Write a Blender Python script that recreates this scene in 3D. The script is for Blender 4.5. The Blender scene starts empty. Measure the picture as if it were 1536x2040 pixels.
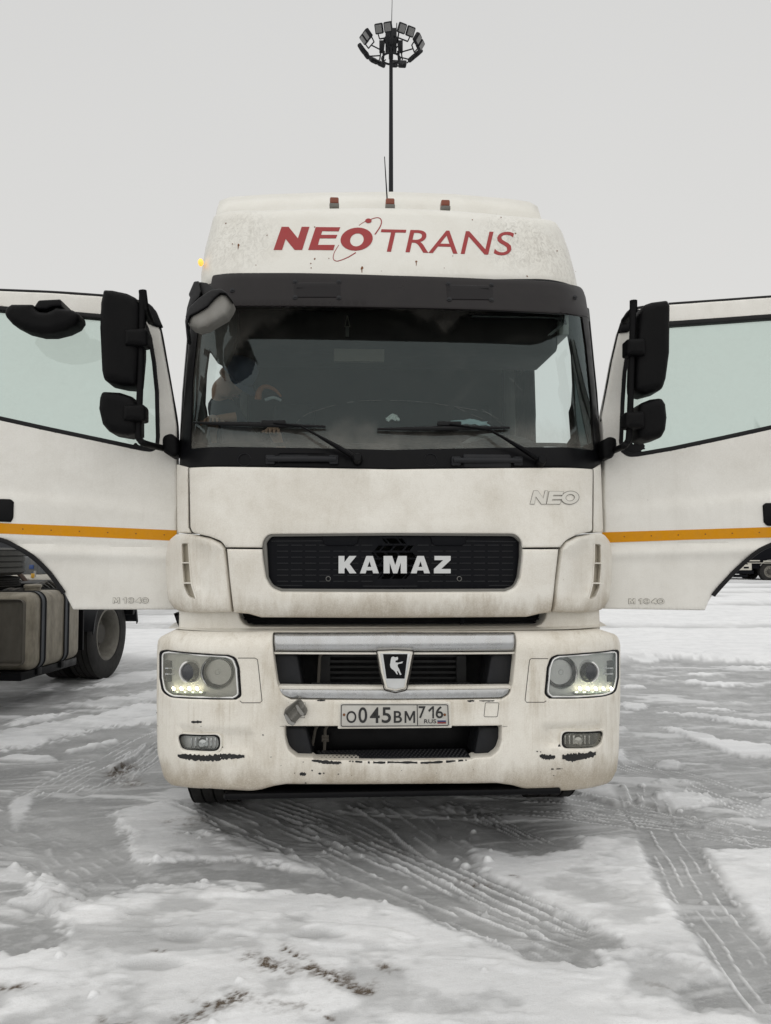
import bpy, bmesh, math, random
import numpy as np
from mathutils import Vector, Matrix, geometry

random.seed(7)
R = math.radians
scene = bpy.context.scene
COL = scene.collection

# ------------------------------------------------------------------ camera
W, H, F = 1536.0, 2040.0, 1533.0
CAMZ = 1.5
PITCH = math.atan(77.0 / F)
cam_data = bpy.data.cameras.new('camera')
cam = bpy.data.objects.new('camera', cam_data)
COL.objects.link(cam)
cam.location = (0, 0, CAMZ)
cam.rotation_euler = (R(90) + PITCH, 0, 0)
cam_data.sensor_fit = 'VERTICAL'
cam_data.sensor_height = 36.0
cam_data.lens = 36.0 * F / H
cam_data.clip_start = 0.05
cam_data.clip_end = 3000
scene.camera = cam

# ------------------------------------------------------------------ sky, sun, exposure
SUN_EL, SUN_AZ = R(42), R(195)      # weak sun behind thick cloud, behind the photographer
world = bpy.data.worlds.new('World')
scene.world = world
world.use_nodes = True
wn, wl = world.node_tree.nodes, world.node_tree.links
wn.clear()
w_out = wn.new('ShaderNodeOutputWorld')
w_bg = wn.new('ShaderNodeBackground')
w_tc = wn.new('ShaderNodeTexCoord')
w_sep = wn.new('ShaderNodeSeparateXYZ')
w_rmp = wn.new('ShaderNodeValToRGB')
w_noi = wn.new('ShaderNodeTexNoise')
w_mix = wn.new('ShaderNodeMixRGB')
w_rmp.color_ramp.elements[0].position = 0.0
w_rmp.color_ramp.elements[0].color = (0.70, 0.695, 0.685, 1)
w_rmp.color_ramp.elements[1].position = 1.0
w_rmp.color_ramp.elements[1].color = (0.78, 0.78, 0.775, 1)
e = w_rmp.color_ramp.elements.new(0.25); e.color = (0.69, 0.685, 0.67, 1)
e = w_rmp.color_ramp.elements.new(0.60); e.color = (0.655, 0.653, 0.645, 1)
e = w_rmp.color_ramp.elements.new(0.80); e.color = (0.70, 0.70, 0.69, 1)
w_noi.inputs['Scale'].default_value = 1.3
w_noi.inputs['Detail'].default_value = 4
w_mix.blend_type = 'MULTIPLY'
w_mix.inputs[0].default_value = 0.10
w_sky = wn.new('ShaderNodeTexSky')
w_sky.sky_type = 'NISHITA'
w_sky.sun_disc = False
w_sky.sun_elevation = SUN_EL
w_sky.sun_rotation = SUN_AZ
w_bg.inputs['Strength'].default_value = 1.0
w_hs = wn.new('ShaderNodeHueSaturation'); w_hs.inputs['Saturation'].default_value = 0.15
w_hs.inputs['Value'].default_value = 0.05
w_cl = wn.new('ShaderNodeMixRGB'); w_cl.inputs[0].default_value = 0.94
wl.new(w_tc.outputs['Generated'], w_sep.inputs[0])
wl.new(w_sep.outputs['Z'], w_rmp.inputs[0])
wl.new(w_tc.outputs['Generated'], w_noi.inputs['Vector'])
wl.new(w_rmp.outputs[0], w_mix.inputs[1])
wl.new(w_noi.outputs['Fac'], w_mix.inputs[2])
wl.new(w_sky.outputs[0], w_hs.inputs['Color'])
wl.new(w_hs.outputs[0], w_cl.inputs[1])
wl.new(w_mix.outputs[0], w_cl.inputs[2])
wl.new(w_cl.outputs[0], w_bg.inputs['Color'])
wl.new(w_bg.outputs[0], w_out.inputs['Surface'])

sun_d = bpy.data.lights.new('sun', 'SUN')
sun = bpy.data.objects.new('sun', sun_d)
COL.objects.link(sun)
sun_d.energy = 1.0
sun_d.angle = R(130)
sun_d.color = (1.0, 0.97, 0.92)
sun.rotation_euler = (R(48), 0, R(-12))

scene.view_settings.view_transform = 'Standard'
scene.view_settings.look = 'None'
scene.view_settings.exposure = 0.18
scene.view_settings.gamma = 1.0
scene.view_settings.use_curve_mapping = False

# ------------------------------------------------------------------ helpers: tagging
def tag(o, label=None, cat=None, group=None, kind=None):
    if label: o['label'] = label
    if cat: o['category'] = cat
    if group: o['group'] = group
    if kind: o['kind'] = kind
    return o

def empty(name, loc=(0, 0, 0), rotz=0.0):
    o = bpy.data.objects.new(name, None)
    COL.objects.link(o)
    o.location = loc
    o.rotation_euler = (0, 0, rotz)
    o.empty_display_size = 0.3
    return o

def link_mesh(name, me, mat, parent=None, mtx=None):
    o = bpy.data.objects.new(name, me)
    COL.objects.link(o)
    if mat is not None: me.materials.append(mat)
    if parent is not None: o.parent = parent
    if mtx is not None: o.matrix_local = mtx
    return o

def islands(bm):
    seen = set(); out = []
    for f in bm.faces:
        if f in seen: continue
        st = [f]; seen.add(f); grp = []
        while st:
            q = st.pop(); grp.append(q)
            for v in q.verts:
                for g in v.link_faces:
                    if g not in seen: seen.add(g); st.append(g)
        out.append(grp)
    return out

def mk_each(name, bm, mat, parent=None, smooth=True, ang=38, mtx=None):
    """every loose piece of the bmesh becomes a part of its own"""
    obs = []
    for grp in islands(bm):
        b2 = bmesh.new(); mp = {}
        for f in grp:
            for v in f.verts:
                if v not in mp: mp[v] = b2.verts.new(v.co)
            b2.faces.new([mp[v] for v in f.verts])
        obs.append(mk(name, b2, mat, parent, smooth, ang, mtx))
    bm.free()
    return obs

def mk(name, bm, mat, parent=None, smooth=True, ang=38, mtx=None):
    bmesh.ops.recalc_face_normals(bm, faces=bm.faces)
    if smooth:
        for f in bm.faces: f.smooth = True
        lim = R(ang)
        for e in bm.edges:
            if len(e.link_faces) != 2 or e.calc_face_angle(0.0) > lim: e.smooth = False
    me = bpy.data.meshes.new(name)
    bm.to_mesh(me); bm.free()
    return link_mesh(name, me, mat, parent, mtx)

# ------------------------------------------------------------------ helpers: frames and pixels
class Frame:
    """A local frame (x right, y away from viewer, z up) used to measure the photo in."""
    def __init__(self, m):
        self.m = m; self.inv = m.inverted()
        self.o = self.inv @ Vector((0, 0, CAMZ))
        self.rot = self.inv.to_3x3()
    def ray(self, px, py):
        a = (px - W / 2) / F; b = -(py - H / 2) / F
        c, s = math.cos(PITCH), math.sin(PITCH)
        return self.rot @ Vector((a, c - s * b, s + c * b))
    def S(self, px, py, y):
        d = self.ray(px, py)
        return self.o + d * ((y - self.o.y) / d.y)
    def P(self, px, py, D):
        y = 0.1
        for _ in range(6):
            p = self.S(px, py, y); y = D(p.x, p.z)
        return self.S(px, py, y)
    def px(self, p):
        w = self.m @ Vector(p) - Vector((0, 0, CAMZ))
        c, s = math.cos(PITCH), math.sin(PITCH)
        dep = c * w.y + s * w.z; up = -s * w.y + c * w.z
        return (W / 2 + F * w.x / dep, H / 2 - F * up / dep)

YAW = R(3.0)
TRUCK_LOC = Vector((0.044, 3.65, 0.0))
T = Frame(Matrix.Translation(TRUCK_LOC) @ Matrix.Rotation(YAW, 4, 'Z'))
WF = Frame(Matrix.Identity(4))
def ground(px, py):
    d = WF.ray(px, py)
    return WF.o + d * (-WF.o.z / d.z)

def roundc(pts, seg=6):
    """expand (x,y,r) corners into arcs (pixel units)"""
    out = []; n = len(pts)
    for i in range(n):
        p = pts[i]
        if len(p) < 3 or p[2] <= 0:
            out.append((p[0], p[1])); continue
        a = Vector(pts[i - 1][:2]); b = Vector(p[:2]); c = Vector(pts[(i + 1) % n][:2])
        u = (a - b); v = (c - b)
        r = min(p[2], u.length * .48, v.length * .48)
        p0 = b + u.normalized() * r; p2 = b + v.normalized() * r
        for k in range(seg + 1):
            t = k / seg
            q = p0 * (1 - t) ** 2 + b * 2 * t * (1 - t) + p2 * t * t
            out.append((q.x, q.y))
    return out

def dens(poly, step, closed=True):
    out = []; n = len(poly)
    for i in range(n if closed else n - 1):
        a = np.array(poly[i]); b = np.array(poly[(i + 1) % n])
        k = max(1, int(math.ceil(np.linalg.norm(b - a) / step)))
        for j in range(k): out.append(tuple(a + (b - a) * j / k))
    if not closed: out.append(tuple(poly[-1]))
    return out

def area(poly):
    a = np.array(poly); b = np.roll(a, -1, 0)
    return 0.5 * np.sum(a[:, 0] * b[:, 1] - b[:, 0] * a[:, 1])

def inset(poly, g):
    """move vertices to the inside (polygon CCW)"""
    a = np.array(poly, float)
    t1 = a - np.roll(a, 1, 0); t2 = np.roll(a, -1, 0) - a
    t1 /= np.maximum(np.linalg.norm(t1, axis=1, keepdims=True), 1e-9)
    t2 /= np.maximum(np.linalg.norm(t2, axis=1, keepdims=True), 1e-9)
    n = np.stack([-(t1 + t2)[:, 1], (t1 + t2)[:, 0]], 1)
    n /= np.maximum(np.linalg.norm(n, axis=1, keepdims=True), 1e-9)
    return a + n * g

def inside(P, poly):
    P = np.asarray(P); x, y = P[:, 0], P[:, 1]
    c = np.zeros(len(P), bool); a = np.asarray(poly); b = np.roll(a, -1, 0)
    for (x1, y1), (x2, y2) in zip(a, b):
        if y1 == y2: continue
        k = ((y1 > y) != (y2 > y)) & (x < (x2 - x1) * (y - y1) / (y2 - y1) + x1)
        c ^= k
    return c

def segdist(P, poly, closed=True):
    P = np.asarray(P, float); d = np.full(len(P), 1e9)
    a = np.asarray(poly, float); b = np.roll(a, -1, 0)
    if not closed: a, b = a[:-1], b[:-1]
    for p, q in zip(a, b):
        v = q - p; L = max(v @ v, 1e-12)
        t = np.clip(((P - p) @ v) / L, 0, 1)
        e = P - p - t[:, None] * v
        d = np.minimum(d, np.einsum('ij,ij->i', e, e))
    return np.sqrt(d)

def cdt(loops, extra):
    verts = []; edges = []
    for lp in loops:
        s = len(verts); n = len(lp)
        verts += [Vector((float(p[0]), float(p[1]))) for p in lp]
        edges += [(s + i, s + (i + 1) % n) for i in range(n)]
    verts += [Vector((float(p[0]), float(p[1]))) for p in extra]
    res = geometry.delaunay_2d_cdt(verts, edges, [], 0, 1e-6)
    V = np.array([(v.x, v.y) for v in res[0]]); Fc = [f for f in res[2]]
    Fa = np.array(Fc)
    cen = V[Fa].mean(1)
    ok = np.zeros(len(cen), bool)
    for lp in loops: ok ^= inside(cen, lp)
    return V, Fa[ok]

def panel(name, fr, outline, D, mat, parent=None, holes=(), r=0.006, rh=None, back=0.03, grid=0.05,
          gap=0.0, cap=False, px=True, step=0.02, mtx=None, attr=None, seg=6, jag=0.0, back_fn=None):
    """body panel: outline (px corners) laid on the surface y=D(x,z), rolled edges of radius r, returned by `back`"""
    def conv(pts):
        q = roundc(pts, seg)
        if px: q = [(lambda p: (p.x, p.z))(fr.P(a, b, D)) for a, b in q]
        if area(q) < 0: q = q[::-1]
        return q
    out = conv(outline)
    if gap: out = [tuple(p) for p in inset(out, gap)]
    out = dens(out, step)
    if jag:
        rr = random.Random(sum(map(ord, name)) + len(out))
        out = [(p[0] + rr.uniform(-jag, jag), p[1] + rr.uniform(-jag, jag)) for p in out]
    hs = [dens(conv(h), step) for h in holes]
    rh = r if rh is None else rh
    extra = []
    loops = [out] + hs
    for li, lp in enumerate(loops):
        rr = r if li == 0 else rh
        if rr <= 0: continue
        for fct in (0.12, 0.4, 1.0):
            q = inset(lp, rr * fct if li == 0 else -rr * fct)
            d = segdist(q, lp)
            q = q[d > rr * fct * 0.93]
            extra.append(q)
    A = np.array(out)
    if grid:
        gx = np.arange(A[:, 0].min() + grid * .37, A[:, 0].max(), grid)
        gz = np.arange(A[:, 1].min() + grid * .41, A[:, 1].max(), grid)
        if len(gx) and len(gz):
            G = np.stack(np.meshgrid(gx, gz), -1).reshape(-1, 2)
            extra.append(G)
    if extra:
        E = np.concatenate(extra)
        ok = inside(E, out)
        for h in hs: ok &= ~inside(E, h)
        for li, lp in enumerate(loops):
            rr = r if li == 0 else rh
            d = segdist(E, lp)
            ok &= d > max(rr * 0.1, 0.0008)
        E = E[ok]
    else: E = np.zeros((0, 2))
    V, Fa = cdt(loops, E)
    def fil(rr, lps):
        d = np.full(len(V), 1e9)
        for lp in lps: d = np.minimum(d, segdist(V, lp))
        d = np.clip(d, 0, rr) if rr > 0 else d
        return rr - np.sqrt(np.maximum(rr * rr - (rr - d) ** 2, 0)) if rr > 0 else np.zeros(len(V))
    f = fil(r, [out])
    if hs: f = np.maximum(f, fil(rh, hs))
    bm = bmesh.new()
    lay = bm.verts.layers.float.new('dust') if attr else None
    vs = []
    for i, (x, z) in enumerate(V):
        v = bm.verts.new((x, D(x, z) + f[i], z)); vs.append(v)
        if attr: v[lay] = attr(v.co)
    for t in Fa:
        try: bm.faces.new([vs[i] for i in t])
        except ValueError: pass
    fl = list(bm.faces)
    for q in fl:
        q.normal_update()
        if q.normal.y > 0: q.normal_flip()
    be = [e for e in bm.edges if len(e.link_faces) == 1]
    if back:
        mp = {}
        for e in be:
            for v in e.verts:
                if v not in mp:
                    yb = v.co.y + back if back_fn is None else back_fn(v.co)
                    mp[v] = bm.verts.new((v.co.x, yb, v.co.z))
                    if attr: mp[v][lay] = v[lay]
        for e in be:
            a, b = e.verts
            try: bm.faces.new((a, b, mp[b], mp[a]))
            except ValueError: pass
        if cap:
            for q in fl:
                for v in q.verts:
                    if v not in mp: mp[v] = bm.verts.new((v.co.x, v.co.y + back, v.co.z))
                try: bm.faces.new([mp[v] for v in q.verts][::-1])
                except ValueError: pass
    bmesh.ops.recalc_face_normals(bm, faces=bm.faces)
    for q in bm.faces: q.smooth = True
    for e in bm.edges:
        if len(e.link_faces) == 2 and e.calc_face_angle(0.0) > R(42): e.smooth = False
    me = bpy.data.meshes.new(name); bm.to_mesh(me); bm.free()
    if me.polygons:
        # make the front face the viewer
        s = sum(p.normal.y * p.area for p in list(me.polygons)[:len(Fa)])
        if s > 0: me.flip_normals()
    return link_mesh(name, me, mat, parent, mtx)

# ------------------------------------------------------------------ helpers: solid shapes in a bmesh
def add_box(bm, lo, hi, bev=0.0, seg=2, mtx=None):
    r = bmesh.ops.create_cube(bm, size=1.0)
    vs = r['verts']
    for v in vs:
        v.co = Vector([lo[i] + (v.co[i] + .5) * (hi[i] - lo[i]) for i in range(3)])
    if bev > 0:
        es = list({e for v in vs for e in v.link_edges})
        rb = bmesh.ops.bevel(bm, geom=es, offset=bev, segments=seg, affect='EDGES', profile=0.5)
        vs = list({v for f in rb['faces'] for v in f.verts} | {v for v in vs if v.is_valid})
    if mtx is not None: bmesh.ops.transform(bm, matrix=mtx, verts=[v for v in vs if v.is_valid])
    return vs

def smooth_path(pts, n=6):
    pts = [Vector(p) for p in pts]
    if len(pts) < 3: return pts
    out = []
    for i in range(len(pts) - 1):
        p0 = pts[max(i - 1, 0)]; p1 = pts[i]; p2 = pts[i + 1]; p3 = pts[min(i + 2, len(pts) - 1)]
        for k in range(n):
            t = k / n
            out.append(0.5 * ((2 * p1) + (p2 - p0) * t + (2 * p0 - 5 * p1 + 4 * p2 - p3) * t * t + (3 * p1 - p0 - 3 * p2 + p3) * t ** 3))
    out.append(pts[-1]); return out

def add_tube(bm, pts, r, seg=10, smooth=0, caps=True, flat=1.0):
    pts = smooth_path(pts, smooth) if smooth else [Vector(p) for p in pts]
    n = len(pts); rs = r if isinstance(r, (list, tuple)) else [r] * n
    if len(rs) != n: rs = [rs[0] + (rs[-1] - rs[0]) * i / (n - 1) for i in range(n)]
    t0 = (pts[1] - pts[0]).normalized()
    up = Vector((0, 0, 1)) if abs(t0.z) < .9 else Vector((0, 1, 0))
    nx = t0.cross(up).normalized(); rings = []
    for i in range(n):
        t = (pts[min(i + 1, n - 1)] - pts[max(i - 1, 0)]).normalized()
        nx = (nx - t * nx.dot(t)).normalized(); ny = t.cross(nx)
        rings.append([bm.verts.new(pts[i] + (nx * math.cos(a) + ny * math.sin(a) * flat) * rs[i])
                      for a in [2 * math.pi * k / seg for k in range(seg)]])
    for i in range(n - 1):
        for k in range(seg):
            bm.faces.new((rings[i][k], rings[i][(k + 1) % seg], rings[i + 1][(k + 1) % seg], rings[i + 1][k]))
    if caps:
        bm.faces.new(rings[0][::-1]); bm.faces.new(rings[-1])

def add_lathe(bm, prof, mtx, seg=32, close=False):
    """profile of (r, h) turned about local z, then placed with mtx"""
    rings = []
    for (r, h) in prof:
        if r < 1e-6: rings.append([bm.verts.new(mtx @ Vector((0, 0, h)))])
        else: rings.append([bm.verts.new(mtx @ Vector((r * math.cos(2 * math.pi * k / seg), r * math.sin(2 * math.pi * k / seg), h))) for k in range(seg)])
    m = len(rings)
    for i in range(m if close else m - 1):
        a, b = rings[i], rings[(i + 1) % m]
        for k in range(seg):
            k2 = (k + 1) % seg
            if len(a) == 1 and len(b) == 1: continue
            if len(a) == 1: bm.faces.new((a[0], b[k], b[k2]))
            elif len(b) == 1: bm.faces.new((a[k], a[k2], b[0]))
            else: bm.faces.new((a[k], a[k2], b[k2], b[k]))

def axis_m(pos, axis):
    """matrix whose z runs along axis, at pos"""
    q = Vector((0, 0, 1)).rotation_difference(Vector(axis).normalized())
    return Matrix.Translation(Vector(pos)) @ q.to_matrix().to_4x4()

def add_ribbon(bm, pts, w, t, nrm=Vector((0, -1, 0))):
    """flat strip of width w, thickness t along pts (a raised or dark line on a panel)"""
    pts = [Vector(p) for p in pts]; n = len(pts); rows = []
    for i in range(n):
        d = (pts[min(i + 1, n - 1)] - pts[max(i - 1, 0)]).normalized()
        s = d.cross(nrm).normalized() * w / 2
        rows.append((bm.verts.new(pts[i] + s), bm.verts.new(pts[i] + s + nrm * t), bm.verts.new(pts[i] - s + nrm * t), bm.verts.new(pts[i] - s)))
    for i in range(n - 1):
        a, b = rows[i], rows[i + 1]
        for k in range(3): bm.faces.new((a[k], a[k + 1], b[k + 1], b[k]))
    bm.faces.new(rows[0]); bm.faces.new(rows[-1][::-1])

def text_geo(s, offset=0.0, res=5, space=1.0):
    cu = bpy.data.curves.new('text', 'FONT')
    cu.body = s; cu.size = 1.0; cu.offset = offset; cu.resolution_u = res; cu.space_character = space
    ob = bpy.data.objects.new('text', cu)
    COL.objects.link(ob)
    dg = bpy.context.evaluated_depsgraph_get()
    me = bpy.data.meshes.new_from_object(ob.evaluated_get(dg))
    V = np.array([(v.co.x, v.co.y) for v in me.vertices]); Fc = [tuple(p.vertices) for p in me.polygons]
    bpy.data.objects.remove(ob); bpy.data.curves.remove(cu); bpy.data.meshes.remove(me)
    return V, Fc

def lettering(name, fr, s, quad, D, mat, parent, lift=0.003, offset=0.0, space=1.0, mtx=None):
    """raised letters filling the px quad TL,TR,BR,BL on surface D"""
    V, Fc = text_geo(s, offset, space=space)
    mn, mx = V.min(0), V.max(0)
    bm = bmesh.new(); vs = []
    tl, tr, br, bl = [np.array(q, float) for q in quad]
    for v in V:
        u = (v - mn) / (mx - mn)
        p = (1 - u[1]) * ((1 - u[0]) * bl + u[0] * br) + u[1] * ((1 - u[0]) * tl + u[0] * tr)
        q = fr.P(p[0], p[1], lambda x, z: D(x, z) - lift)
        vs.append(bm.verts.new(q))
    for f in Fc:
        try: bm.faces.new([vs[i] for i in f])
        except ValueError: pass
    bmesh.ops.remove_doubles(bm, verts=bm.verts, dist=1e-5)
    be = [e for e in bm.edges if len(e.link_faces) == 1]; mp = {}
    for e in be:
        for v in e.verts:
            if v not in mp: mp[v] = bm.verts.new((v.co.x, v.co.y + lift + 0.001, v.co.z))
    for e in be:
        a, b = e.verts; bm.faces.new((a, b, mp[b], mp[a]))
    return mk(name, bm, mat, parent, smooth=False, mtx=mtx)

# ------------------------------------------------------------------ materials
def nodes_of(name):
    m = bpy.data.materials.new(name); m.use_nodes = True
    nt = m.node_tree; nt.nodes.clear()
    out = nt.nodes.new('ShaderNodeOutputMaterial')
    return m, nt, out

def noise(nt, vec, scale, detail=4, rough=0.55, dist=0.0):
    n = nt.nodes.new('ShaderNodeTexNoise')
    n.inputs['Scale'].default_value = scale; n.inputs['Detail'].default_value = detail
    n.inputs['Roughness'].default_value = rough; n.inputs['Distortion'].default_value = dist
    if vec is not None: nt.links.new(vec, n.inputs['Vector'])
    return n.outputs['Fac']

def mapping(nt, vec, sc):
    m = nt.nodes.new('ShaderNodeMapping'); m.inputs['Scale'].default_value = sc
    nt.links.new(vec, m.inputs['Vector']); return m.outputs[0]

def math_n(nt, op, a, b=None, clamp=False):
    m = nt.nodes.new('ShaderNodeMath'); m.operation = op; m.use_clamp = clamp
    for i, v in enumerate((a, b)):
        if v is None: continue
        if isinstance(v, (int, float)): m.inputs[i].default_value = v
        else: nt.links.new(v, m.inputs[i])
    return m.outputs[0]

def rng(nt, v, a, b, c=0.0, d=1.0, smooth=False):
    m = nt.nodes.new('ShaderNodeMapRange'); m.clamp = True
    if smooth: m.interpolation_type = 'SMOOTHSTEP'
    for i, k in enumerate((a, b, c, d)): m.inputs[i + 1].default_value = k
    nt.links.new(v, m.inputs[0]); return m.outputs[0]

def mixc(nt, f, a, b):
    m = nt.nodes.new('ShaderNodeMixRGB')
    if isinstance(f, (int, float)): m.inputs[0].default_value = f
    else: nt.links.new(f, m.inputs[0])
    for i, v in enumerate((a, b)):
        if isinstance(v, (tuple, list)): m.inputs[i + 1].default_value = (*v[:3], 1)
        else: nt.links.new(v, m.inputs[i + 1])
    return m.outputs[0]

def bsdf(nt, out, col, rough, metal=0.0, spec=0.5, coat=0.0):
    b = nt.nodes.new('ShaderNodeBsdfPrincipled')
    for k, v in (('Base Color', col), ('Roughness', rough)):
        if isinstance(v, (tuple, list)): b.inputs[k].default_value = (*v[:3], 1)
        elif isinstance(v, (int, float)): b.inputs[k].default_value = v
        else: nt.links.new(v, b.inputs[k])
    b.inputs['Metallic'].default_value = metal
    b.inputs['Specular IOR Level'].default_value = spec
    b.inputs['Coat Weight'].default_value = coat
    nt.links.new(b.outputs[0], out.inputs['Surface'])
    return b

def bump(nt, b, h, strength=0.3, dist=0.01):
    n = nt.nodes.new('ShaderNodeBump'); n.inputs['Strength'].default_value = strength
    n.inputs['Distance'].default_value = dist
    nt.links.new(h, n.inputs['Height']); nt.links.new(n.outputs[0], b.inputs['Normal'])

def simple(name, col, rough=0.5, metal=0.0, var=0.18, scale=14, dirt=0.0, dirtcol=(0.25, 0.22, 0.18), bmp=0.0, spec=0.5):
    m, nt, out = nodes_of(name)
    tc = nt.nodes.new('ShaderNodeTexCoord').outputs['Object']
    n = noise(nt, tc, scale, 6, 0.65)
    c = mixc(nt, n, tuple(v * (1 - var) for v in col), tuple(min(1, v * (1 + var)) for v in col))
    if dirt > 0:
        d = noise(nt, mapping(nt, tc, (6, 6, 2.2)), 2.0, 8, 0.68)
        d2 = math_n(nt, 'MULTIPLY', rng(nt, d, 0.40, 0.72), dirt)
        c = mixc(nt, d2, c, dirtcol)
    rv = rng(nt, n, 0.3, 0.7, max(0.02, rough - 0.08), min(1, rough + 0.1))
    b = bsdf(nt, out, c, rv, metal, spec)
    if bmp: bump(nt, b, noise(nt, tc, 260, 3), bmp, 0.002)
    return m

def paint(name, base, dirtcol, amt=0.6, low=0.0, patches=(), streak=0.5, rough=0.38):
    """weathered white vehicle paint: film of road dirt, runs, grain, specks, worn grime patches"""
    m, nt, out = nodes_of(name)
    tc = nt.nodes.new('ShaderNodeTexCoord').outputs['Object']
    big = noise(nt, tc, 2.6, 7, 0.62, 0.4)
    run = noise(nt, mapping(nt, tc, (7, 7, 0.8)), 1.9, 9, 0.72, 0.5)
    grain = noise(nt, tc, 170, 3, 0.7)
    mid = noise(nt, tc, 16, 6, 0.7, 0.6)
    f = math_n(nt, 'ADD', math_n(nt, 'MULTIPLY', rng(nt, big, 0.36, 0.68), 0.55), math_n(nt, 'MULTIPLY', math_n(nt, 'MULTIPLY', rng(nt, run, 0.46, 0.70), rng(nt, noise(nt, tc, 3.1, 3, 0.5), 0.38, 0.62)), streak))
    f = math_n(nt, 'ADD', f, math_n(nt, 'MULTIPLY', rng(nt, mid, 0.45, 0.75), 0.22))
    f = math_n(nt, 'ADD', f, math_n(nt, 'MULTIPLY', math_n(nt, 'SUBTRACT', grain, 0.5), 1.0))
    fr2 = noise(nt, mapping(nt, tc, (42, 42, 1.5)), 1.3, 7, 0.7, 0.3)
    f = math_n(nt, 'ADD', f, math_n(nt, 'MULTIPLY', math_n(nt, 'MULTIPLY', rng(nt, fr2, 0.52, 0.66), rng(nt, noise(nt, tc, 4.3, 4, 0.6), 0.45, 0.62)), streak * 0.6))
    f = math_n(nt, 'MULTIPLY', f, amt, True)
    col = mixc(nt, f, base, dirtcol)
    if low > 0:   # caked dirt band with a ragged upper edge
        sep = nt.nodes.new('ShaderNodeSeparateXYZ'); nt.links.new(tc, sep.inputs[0])
        zz = math_n(nt, 'ADD', sep.outputs['Z'], math_n(nt, 'MULTIPLY', noise(nt, mapping(nt, tc, (5, 5, 1.5)), 1.4, 8, 0.7), 0.34))
        lf = math_n(nt, 'MULTIPLY', rng(nt, zz, low + 0.13, low + 0.02, 0, 0.75), rng(nt, grain, 0.25, 0.6, 0.55, 1.0))
        col = mixc(nt, lf, col, (0.34, 0.28, 0.20))
    for (c, rad, st, pc) in patches:
        vm = nt.nodes.new('ShaderNodeVectorMath'); vm.operation = 'DISTANCE'
        nt.links.new(tc, vm.inputs[0]); vm.inputs[1].default_value = c
        k = rng(nt, vm.outputs['Value'], rad, rad * 0.25, 0, 1, True)
        pn = noise(nt, mapping(nt, tc, (30, 30, 14)), 1.2, 9, 0.78, 1.4)
        k = math_n(nt, 'MULTIPLY', math_n(nt, 'MULTIPLY', k, rng(nt, pn, 0.44, 0.62)), st, True)
        col = mixc(nt, k, col, pc)
    sp = noise(nt, tc, 46, 2, 0.5)
    col = mixc(nt, rng(nt, sp, 0.785, 0.82, 0, 0.5), col, (0.10, 0.075, 0.05))
    rr = rng(nt, f, 0.0, 0.8, rough, rough + 0.3)
    b = bsdf(nt, out, col, rr, 0, 0.45, 0.12)
    bump(nt, b, grain, 0.10, 0.001)
    return m

CREAM = (0.80, 0.776, 0.715)
GRIME = (0.13, 0.12, 0.10)
M = {}
M['paint'] = paint('dirty_white_paint', CREAM, (0.49, 0.44, 0.355), 0.70, streak=0.28)
M['paint_low'] = paint('road_grimed_bumper_paint', (0.83, 0.80, 0.73), (0.47, 0.41, 0.315), 0.66, low=0.55, streak=0.9)
M['paint_skirt'] = paint('grille_surround_paint', CREAM, (0.49, 0.43, 0.34), 0.66, low=1.33, streak=0.6)
M['paint_door'] = paint('door_paint', (0.80, 0.785, 0.74), (0.50, 0.47, 0.41), 0.5, streak=0.25)
M['paint_roof'] = paint('roof_paint', (0.78, 0.77, 0.72), (0.55, 0.51, 0.43), 0.40, streak=0.2,
    patches=[((-0.83, 0.6, 3.20), 0.34, 0.38, (0.27, 0.25, 0.21)), ((0.72, 0.6, 3.22), 0.34, 0.42, (0.25, 0.23, 0.19)), ((0.98, 0.7, 3.10), 0.34, 0.40, (0.29, 0.26, 0.22))])
M['black'] = simple('black_plastic', (0.0035, 0.0036, 0.0045), 0.38, var=0.35, dirt=0.08, dirtcol=(0.02, 0.018, 0.017), spec=0.12)
M['mirror_black'] = simple('grained_black_plastic', (0.0035, 0.0035, 0.004), 0.5, var=0.3, bmp=0.5, dirt=0.10, dirtcol=(0.02, 0.018, 0.016), spec=0.10)
M['grille_black'] = simple('grille_black', (0.0035, 0.004, 0.006), 0.5, var=0.3, dirt=0.10, dirtcol=(0.016, 0.015, 0.015), spec=0.12)
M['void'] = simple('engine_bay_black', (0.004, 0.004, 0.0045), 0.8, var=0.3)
M['dark_grey'] = simple('dark_grey_plastic', (0.014, 0.015, 0.018), 0.5, var=0.2, dirt=0.15, dirtcol=(0.05, 0.045, 0.04), spec=0.25)
M['visor'] = simple('smoked_visor', (0.012, 0.010, 0.0105), 0.32, var=0.15, scale=3, dirt=0.2, dirtcol=(0.026, 0.022, 0.021), spec=0.16)
M['visor_plate'] = simple('visor_plate_black', (0.0085, 0.0072, 0.008), 0.36, var=0.2, spec=0.14)
M['rubber'] = simple('rubber_seal', (0.006, 0.006, 0.007), 0.55, var=0.3, spec=0.25)
M['tyre'] = simple('tyre_rubber', (0.013, 0.0125, 0.012), 0.75, var=0.35, dirt=0.5, dirtcol=(0.04, 0.037, 0.033), bmp=0.3, spec=0.3)
M['metal'] = simple('grey_metal', (0.30, 0.30, 0.29), 0.45, 0.6, dirt=0.5, dirtcol=(0.2, 0.18, 0.15))
M['rim'] = simple('dull_steel_rim', (0.22, 0.21, 0.185), 0.6, 0.3, dirt=0.6, dirtcol=(0.09, 0.08, 0.065))
M['hub'] = simple('dark_wheel_hub', (0.06, 0.056, 0.048), 0.7, 0.1, dirt=0.5, dirtcol=(0.03, 0.027, 0.023))  # inner disc coloured darker than the rim for contrast
M['silver'] = simple('silver_painted_trim', (0.50, 0.51, 0.52), 0.27, 0.75, var=0.06, dirt=0.35, dirtcol=(0.30, 0.28, 0.25))
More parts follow.
